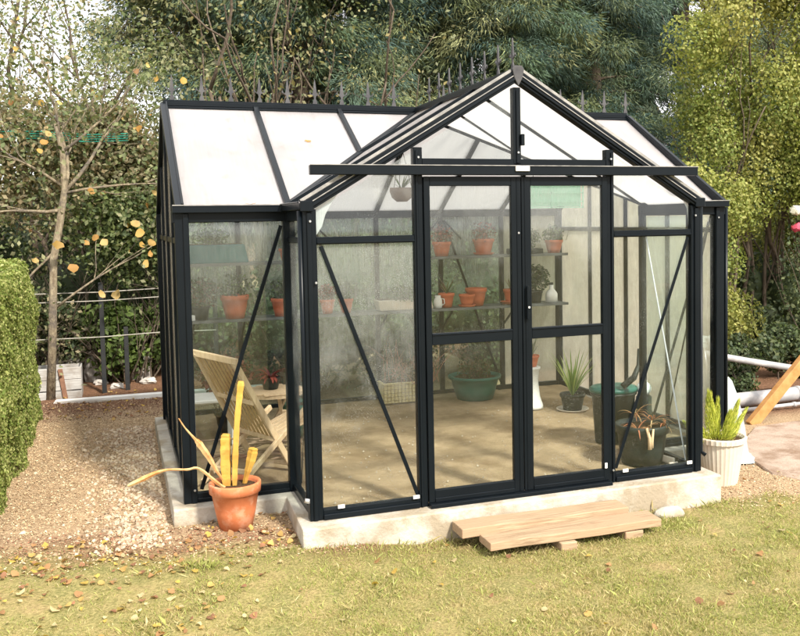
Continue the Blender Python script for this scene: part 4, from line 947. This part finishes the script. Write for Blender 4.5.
# mid foliage on the left shelf
T=pot('plastic_pot',(-1.92,3.60,1.031),.09,.07,.14,BLACKP,'black pot of bushy dark leaves at the far left of the lower shelf','potted plant'); tuft(T,(-1.9,3.58,1.30),.17,700,[(.06,.10,.04),(.15,.08,.05),(.10,.13,.06)],(.02,.06))
# white bottles and terracotta behind right door
for i,(x,h,lab) in enumerate(((1.66,.26,'tall narrow white bottle on the lower shelf behind the right door'),(2.00,.20,'squat white bottle on the lower shelf behind the right door'))):
    T=thing('spray_bottle',(x,3.55,1.032),lab,'bottle'); r=.045 if i==0 else .07
    b=MB(); b.lathe((x,3.55,1.032),[(r,0),(r,.10),(r*.8,h*.62),(r*.35,h*.8),(r*.35,h)],24); b.build('body',WHITEP,T,smooth=True)
    b=MB(); b.box((x-.035,3.54,1.032+h),(x+.02,3.56,1.032+h+.03)); b.build('nozzle',BLACKP,T,bevel=.004)
T=thing('leafy_crate',(1.78,3.60,1.602),'black tray of trailing plants on the upper shelf under the mint rack','planter')
b=MB(); b.box((1.50,3.50,1.602),(1.88,3.70,1.66)); b.build('tray',BLACKP,T,bevel=.006); tuft(T,(1.70,3.58,1.78),.17,600,GR,(.02,.05),flat=.8)
T=pot('plastic_pot',(1.82,3.60,1.033),.08,.06,.14,BLACKP,'black pot of dark leaves between the two white bottles','potted plant'); tuft(T,(1.82,3.58,1.32),.16,700,[(.04,.07,.04),(.07,.10,.05)],(.02,.06))
# mint green wire rack hanging
T=thing('hanging_rack',(1.5,2.4,2.11),'pale mint green plastic rack hanging under the porch roof','rack')
b=MB(); b.box((1.215,2.43,2.12),(1.80,2.436,2.36)); b.build('back_panel',MINT,T)
b=MB()
for z in (2.11,2.17,2.26,2.36): b.beam((1.21,2.40,z),(1.81,2.40,z),.012,.012)
for x in (1.21,1.45,1.81): b.beam((x,2.40,2.10),(x,2.40,2.38),.012,.012,up=(0,1,0))
b.build('bars',MINT,T)
b=MB(); b.tube([(1.25,2.41,2.38),(1.25,2.35,2.80)],.003,5); b.tube([(1.77,2.41,2.38),(1.77,2.35,2.80)],.003,5); b.build('hanging_cords',BLACKP,T)
# hanging basket pot
T=thing('hanging_basket',(-.16,2.3,2.18),'round grey brown hanging pot of green leaves high in the left bay','hanging planter')
b=MB(); b.lathe((-.16,2.3,2.18),[(.05,0),(.095,.04),(.115,.10),(.11,.13),(.10,.13),(.10,.11)],28); b.build('bowl',surf('hanging_pot_brown',(.16,.11,.09),(.22,.16,.13),7),T,smooth=True)
b=MB()
for a in (0,2.1,4.2): b.tube([(-.16+.1*math.cos(a),2.3+.1*math.sin(a),2.31),(-.16,2.3,2.72)],.003,5)
b.tube([(-.16,2.3,2.72),(-.16,2.3,3.0)],.003,5)
b.build('wires',BLACKP,T); straps(T,(-.16,2.3,2.30),22,.18,.009,GR,1.0,droop=.6)

# ------------------------------------------------------------------ deck chair
T=thing('deck_chair',(-1.75,1.35,0.0),'folding slatted wooden deck chair seen from behind, left bay','chair')
Bn=Vector((-1.885,1.10,.945)); Bf=Vector((-2.145,1.36,1.0)); Wv=Bf-Bn; Wv.z=0      # near and far top corners
Fn=Vector((-1.43,1.33,.03)); Ff=Fn+Wv+Vector((.0,.0,0))
def rail(name,p,q,w,h,mat=CHAIRW,up=(0,0,1)):
    b=MB(); b.beam(p,q,w,h,up=up); return b.build(name,mat,T,bevel=.004)
rail('long_rail',Bn,Fn,.03,.048); rail('long_rail',Bf,Ff,.03,.048)
rail('top_rail',Bf-Wv.normalized()*-.03,Bn-Wv.normalized()*.03,.03,.05)
Rn=Vector((-1.90,.90,.03)); fwd=(Fn-Bn); fwd.z=0; fwd.normalize()
Sn=Vector((-1.28,1.50,.45)); Rf=Rn+Wv*.93+Vector((0,0,0)); Sf=Sn+Wv*.93
rail('rear_leg',Rn,Sn,.028,.045); rail('rear_leg',Rf,Sf,.028,.045)
# backrest slats run along the rails
m=9
for k in range(m):
    t=(k+.6)/(m+.2); p=Bn.lerp(Bf,t)-Vector((0,0,.02)); d=(Fn-Bn).normalized(); q=p+d*.74
    b=MB(); b.beam(p,q,.030,.010,up=(0,0,1)); b.build('back_slat',BAMB,T,bevel=.002)
for s in (.36,.72):
    p=Bn+(Fn-Bn).normalized()*s; q=Bf+(Fn-Bn).normalized()*s; rail('cross_bar',p-Vector((0,0,.035)),q-Vector((0,0,.035)),.028,.035)
# seat: pale boards rising to the front
for k in range(6):
    p=Bn+(Fn-Bn).normalized()*.78+Wv*(.05+.15*k)+Vector((0,0,.02)); q=p+fwd*.42+Vector((0,0,.12)); b=MB(); b.beam(p,q,.052,.014); b.build('seat_slat',CHAIRW,T,bevel=.003)
p=Bn+(Fn-Bn).normalized()*.78+fwd*.43+Vector((0,0,.13)); rail('front_rail',p,p+Wv,.03,.05)
rail('foot_bar',Rn+Vector((0,0,.1))+fwd*.07,Rf+Vector((0,0,.1))+fwd*.07,.03,.035); rail('foot_bar',Fn-fwd*.02+Vector((0,0,.03)),Ff-fwd*.02+Vector((0,0,.03)),.03,.03)
# armrest shelf pieces beyond (a white seat behind)
T=thing('garden_bench',(-1.9,2.5,0),'low white bench with flat seat behind the deck chair','bench')
b=MB(); b.box((-2.15,2.35,.40),(-1.72,2.75,.435)); b.build('seat',WHITEP,T,bevel=.01)
for x in (-2.11,-1.76):
    for y in (2.39,2.71): b=MB(); b.box((x-.02,y-.02,-.0),(x+.02,y+.02,.40)); b.build('leg',WHITEP,T,bevel=.004)
T=thing('round_table',(-1.40,2.35,0),'small round slatted wooden table behind the deck chair','table')
b=MB()
for k in range(9):
    y=-.24+k*.06; hw=math.sqrt(max(.0,.27**2-y*y)); b.box((-1.40-hw,2.35+y-.024,.47),(-1.40+hw,2.35+y+.024,.487))
b.build('slatted_top',CHAIRW,T,bevel=.003)
b=MB(); b.lathe((-1.40,2.35,.44),[(.25,0),(.262,.0),(.262,.028),(.25,.028)],32); b.build('edge_ring',CHAIRW,T)
for a in (.6,2.7,4.8): b=MB(); b.beam((-1.40+.2*math.cos(a),2.35+.2*math.sin(a),.44),(-1.40+.12*math.cos(a+2),2.35+.12*math.sin(a+2),.0),.03,.02); b.build('leg',CHAIRW,T)
T=pot('table_pot',(-1.42,2.38,.489),.085,.065,.11,BLACKP,'dark pot of drooping dark red leaves on the round table','potted plant')
straps(T,(-1.42,2.38,.58),34,.20,.020,[(.22,.035,.035),(.30,.07,.05),(.14,.03,.03)],1.2,droop=1.5,up=.9)
T=pot('red_leaf_pot',(-1.75,2.9,.02),.12,.09,.2,BLACKP,'dark floor pot of dull red foliage behind the deck chair top','potted plant'); tuft(T,(-1.75,2.9,.55),.26,900,[(.20,.07,.05),(.12,.10,.05),(.28,.12,.08)],(.03,.07),flat=.8); stems(T,(-1.75,2.9,.2),7,.4,.4,BARK)
T=pot('bowl_pot',(-1.12,2.55,.01),.17,.13,.30,GREENP,'dark green tub on the floor beside the round table','plant tub')
# firewood sticks under the deck chair
T=thing('stick_pile',(-1.65,1.75,.0),'loose pile of brown sticks on the floor under the deck chair','sticks')
for k in range(16):
    a=random.uniform(-.7,.7); x=-1.68+random.uniform(-.15,.25); y=1.7+random.uniform(-.25,.35); z=.02+.012*k*.6
    b=MB(); b.tube([(x-.25*math.cos(a),y-.25*math.sin(a),z),(x,y,z+.01),(x+.25*math.cos(a),y+.25*math.sin(a),z)],.009,6); b.build('stick',surf('stick_brown',(.22,.14,.09),(.32,.22,.15),12) if k==0 else MATS['stick_brown'],T)

# ------------------------------------------------------------------ behind and beside
b=MB(); b.prism([(-3.52,5.90,-.20),(-3.44,5.86,-.075),(-1.0,5.78,-.065),(-1.0,5.78,-.20)],(0,.09,0)); tag(b.build('timber_edging',WHITEP,bevel=.01),'white painted timber edging strip across the path end','edging')
T=thing('wooden_crate',(-3.45,6.35,gzf(-3.4,6.3)),'grey weathered board crate behind the white edging by the hedge','crate')
for k,(z0,z1) in enumerate(((-.20,-.045),(-.03,.10),(.105,.25))):
    b=MB(); b.box((-3.85,6.30,z0),(-3.16,6.325,z1)); b.build('board',GREYW,T,bevel=.004)
b=MB(); b.box((-3.85,6.325,-.2),(-3.83,6.7,.24)); b.box((-3.18,6.325,-.2),(-3.16,6.7,.24)); b.box((-3.85,6.7,-.2),(-3.16,6.72,.24)); b.build('side_boards',GREYW,T,bevel=.003)
b=MB(); b.beam((-3.34,6.285,-.2),(-3.40,6.285,.24),.055,.02,up=(0,1,0)); b.build('strap',DWOOD,T,bevel=.003)
T=thing('wire_fence',(-2.9,6.5,gzf(-2.9,6.5)),'thin wire fence on dark posts behind the white edging','fence')
for x,z1 in ((-2.90,1.28),(-4.3,1.28),(-1.5,1.28),(-2.62,.7)):
    b=MB(); b.box((x-.028,6.47,-.25),(x+.028,6.53,z1)); b.box((x-.04,6.46,-.25),(x+.04,6.54,-.17)); b.build('post',DARKM,T,bevel=.004)
WIRE=surf('pale_wire',(.30,.28,.24),(.40,.38,.33),8,.6)
for z in (1.17,1.06,.6): b=MB(); b.tube([(-4.3,6.46,z),(-2.9,6.46,z-.01),(-2.2,6.46,z+.01),(-1.5,6.46,z)],.006,5); b.build('wire',WIRE,T)
T=thing('green_netting',(-3.2,6.9,3.05),'strip of teal green netting strung between the shrubs','netting')
for k in range(4):
    b=MB(); b.tube([(-4.2,6.9,3.10+.03*k),(-3.6,6.9,3.12+.03*k),(-3.0,6.88,3.085+.03*k),(-2.5,6.9,3.11+.03*k)],.006,5); b.build('cord',surf('teal_cord',(.02,.30,.22),(.04,.38,.28),8) if k==0 else MATS['teal_cord'],T)
# pale stones in the shade behind
for i,(x,y,s,lab) in enumerate(((-3.35,7.3,.10,'pale stone above the crate, nearest the hedge'),(-3.0,7.4,.08,'brownish stone just left of the fence post'),(-2.95,7.1,.07,'small pale stone beside the fence post foot'),(-2.45,7.3,.09,'pale stone right of the fence post, highest'),(-2.35,6.9,.08,'pale flat stone near the greenhouse corner'),(-2.75,6.75,.07,'pale stone directly under the fence post'))):
    b=MB(); icoblob(b,(x,y,gzf(x,y)+s*.4+ (.35 if i in (0,1,3) else 0)),(s*1.3,s,s*.6),jit=.25); b.org=(x,y,gzf(x,y)); 
    if i in (0,1,3): icoblob(b,(x,y,gzf(x,y)+.12),(s*1.8,s*1.4,.3),jit=.25)
    tag(b.build('stone',STONE),lab,'stone','stones behind the fence')
# draped sheet, standpipe
T=thing('draped_sheet',(2.43,.85,gzf(2.4,.85)),'pale grey green sheet hanging to a flared hem beside the cream pot','sheet')
b=MB(); n=48; zz=gzf(2.42,.85); vs=[];fs=[]
for j,(r,z) in enumerate(((.24,.0),(.205,.03),(.185,.12),(.165,.28),(.13,.45),(.09,.60),(.05,.71),(.02,.745))):
    for k in range(n):
        t=2*math.pi*k/n; rr=r*(1+.06*math.sin(5*t+.7)+.04*math.sin(9*t+j*.2)); vs.append((2.43+rr*math.cos(t)+(.05 if j==0 and math.cos(t)>0 else 0)*math.cos(t),.85+rr*math.sin(t),zz+z))
for j in range(7):
    for k in range(n): fs.append((j*n+k,j*n+(k+1)%n,(j+1)*n+(k+1)%n,(j+1)*n+k))
fs.append(tuple(range(7*n,8*n))); b.add(vs,fs); b.build('sheet',SHEET,T,smooth=True)
T=thing('standpipe_tap',(2.36,1.18,gzf(2.4,1.2)),'brown post with a metal tap and crumpled grey wrap behind the sheet','tap')
b=MB(); b.box((2.34,1.16,zz),(2.385,1.205,.80)); b.build('post',surf('brown_post',(.10,.06,.045),(.16,.10,.075),9),T,bevel=.004)
b=MB(); b.tube([(2.385,1.17,.80),(2.43,1.14,.82),(2.49,1.12,.80),(2.50,1.12,.74)],.014,8); b.tube([(2.40,1.15,.78),(2.42,1.14,.60),(2.40,1.14,.45)],.012,8); b.build('tap',BRASS,T,smooth=True)
b=MB(); icoblob(b,(2.44,1.14,.83),(.10,.05,.05),jit=.35); b.build('wrap',SHEET,T)
# timber brace, pipes
b=MB(); b.beam((3.55,1.95,gzf(3.5,2)-.02),(4.72,1.95,.86),.08,.115,up=(0,0,1)); b.org=(3.55,1.95,-.2); tag(b.build('timber_prop',ORANGEW,bevel=.006),'orange stained timber leaning up to the right over the pipes','timber')
b=MB(); b.tube([(3.55,2.62,-.11),(4.4,2.66,-.115),(6.4,2.7,-.10)],.082,20); b.tube([(4.75,2.665,-.113),(4.80,2.665,-.113)],.092,20); b.org=(3.6,2.65,-.2); tag(b.build('drain_pipe',GALV,smooth=True),'thick pale pipe lying on the ground behind the timber','pipe')
b=MB(); b.tube([(3.55,2.40,-.178),(4.6,2.42,-.175),(6.2,2.45,-.175)],.022,12); b.tube([(4.50,2.418,-.175),(4.54,2.418,-.175)],.030,12); b.org=(3.6,2.4,-.2); tag(b.build('thin_pipe',GALV,smooth=True),'thin pale pipe on the ground in front of the thick one','pipe')
b=MB(); b.tube([(3.75,3.1,.38),(4.4,3.1,.24),(5.6,3.12,.0),(6.3,3.15,-.13)],.04,14); b.org=(6.3,3.1,-.2); tag(b.build('upper_pole',GALV,smooth=True),'pale pole sloping down to the right above the pipes','pole')
# flagstones
b=MB(); P0=[(2.62,.80),(2.95,1.30),(3.45,1.75),(4.6,1.85),(5.6,1.0),(5.2,-1.0),(3.1,-.65),(2.60,-.15),(2.45,.25)]
b.prism([(x,y,-.26) for x,y in P0],(0,0,.066)); b.org=(3.5,.5,-.2)
o=b.build('paving',FLAG,bevel=.01); o['kind']='structure'
# foreground stone near step end
b=MB(); icoblob(b,(1.08,-.30,-.20),(.13,.08,.055),jit=.2); b.org=(1.08,-.3,-.2); tag(b.build('stone',CONC,smooth=True),'flat pale stone on the grass at the right end of the step','stone')
# garden flowers at the right edge
T=thing('rose_bush',(6.45,4.35,-.2),'rose bush with one white and one pink bloom at right edge','rose bush')
stems(T,(6.5,4.35,-.2),4,2.0,.12,BARK,.012)
tuft(T,(6.5,4.45,1.2),.45,1500,UD,(.04,.08),flat=2.0)
def bloom(c,r,pal,name):
    n=70; d=rand_dirs(n); P=np.array(c)+d*r*(.45+.5*RNG.random((n,1)))*[1,1,.75]; v,F,cc=leafmesh(P,d,RNG.uniform(r*.8,r*1.1,n),pickcol(n,pal,.05),.95,0,-.3); npmesh(name,v,F,PETAL,T,cc)
bloom((6.14,4.3,2.06),.095,[(.80,.78,.74)],'white_bloom'); bloom((6.16,4.3,1.82),.09,[(.70,.14,.20),(.62,.10,.16)],'pink_bloom')

# ------------------------------------------------------------------ light, sky, camera
sd=Vector((.28,-.80,.74)).normalized()
L=bpy.data.lights.new('sun','SUN'); L.energy=3.3; L.angle=R(6); L.color=(1,.93,.82); lo=link(bpy.data.objects.new('sun',L)); lo.rotation_euler=sd.to_track_quat('Z','Y').to_euler(); lo.location=(6,-8,10)
w=bpy.data.worlds.new('World'); S.world=w; w.use_nodes=True; nt=w.node_tree; bg=nt.nodes['Background']
sky=nt.nodes.new('ShaderNodeTexSky'); sky.sky_type='NISHITA'; sky.sun_disc=False; sky.sun_elevation=math.asin(sd.z); sky.sun_rotation=math.atan2(sd.x,sd.y); sky.dust_density=4; sky.air_density=1.0
cn=nt.nodes.new('ShaderNodeTexNoise'); cn.inputs['Scale'].default_value=2.2; cn.inputs['Detail'].default_value=6
cr=nt.nodes.new('ShaderNodeValToRGB'); cr.color_ramp.elements[0].position=.30; cr.color_ramp.elements[0].color=(.6,.6,.6,1); cr.color_ramp.elements[1].position=.55
tcw=nt.nodes.new('ShaderNodeTexCoord'); nt.links.new(tcw.outputs['Generated'],cn.inputs['Vector']); nt.links.new(cn.outputs['Fac'],cr.inputs[0])
cm=nt.nodes.new('ShaderNodeMix'); cm.data_type='RGBA'; nt.links.new(cr.outputs[0],cm.inputs[0]); nt.links.new(sky.outputs[0],cm.inputs[6]); cm.inputs[7].default_value=(6.2,6.1,6.1,1)
nt.links.new(cm.outputs[2],bg.inputs[0]); bg.inputs[1].default_value=.15
cam=bpy.data.cameras.new('camera'); co=link(bpy.data.objects.new('camera',cam)); S.camera=co
co.location=(-2.6897,-6.075,1.9982); co.rotation_euler=(R(86.5914),R(.914),R(-20.7245))
cam.sensor_width=36; cam.lens=41.541; cam.shift_x=-.08207; cam.shift_y=-.0538; cam.clip_end=600; cam.clip_start=.05
vs=S.view_settings; vs.view_transform='Standard'; vs.look='None'; vs.gamma=1; vs.exposure=1.25; vs.use_curve_mapping=False
c=S.cycles; c.max_bounces=8; c.transparent_max_bounces=32; c.diffuse_bounces=3; c.glossy_bounces=3; c.transmission_bounces=6; c.caustics_reflective=False; c.caustics_refractive=False; c.use_denoising=True; c.sample_clamp_indirect=8
S.render.resolution_x=1024; S.render.resolution_y=814
for o in COL.objects:
    if '_o' in o: del o['_o']
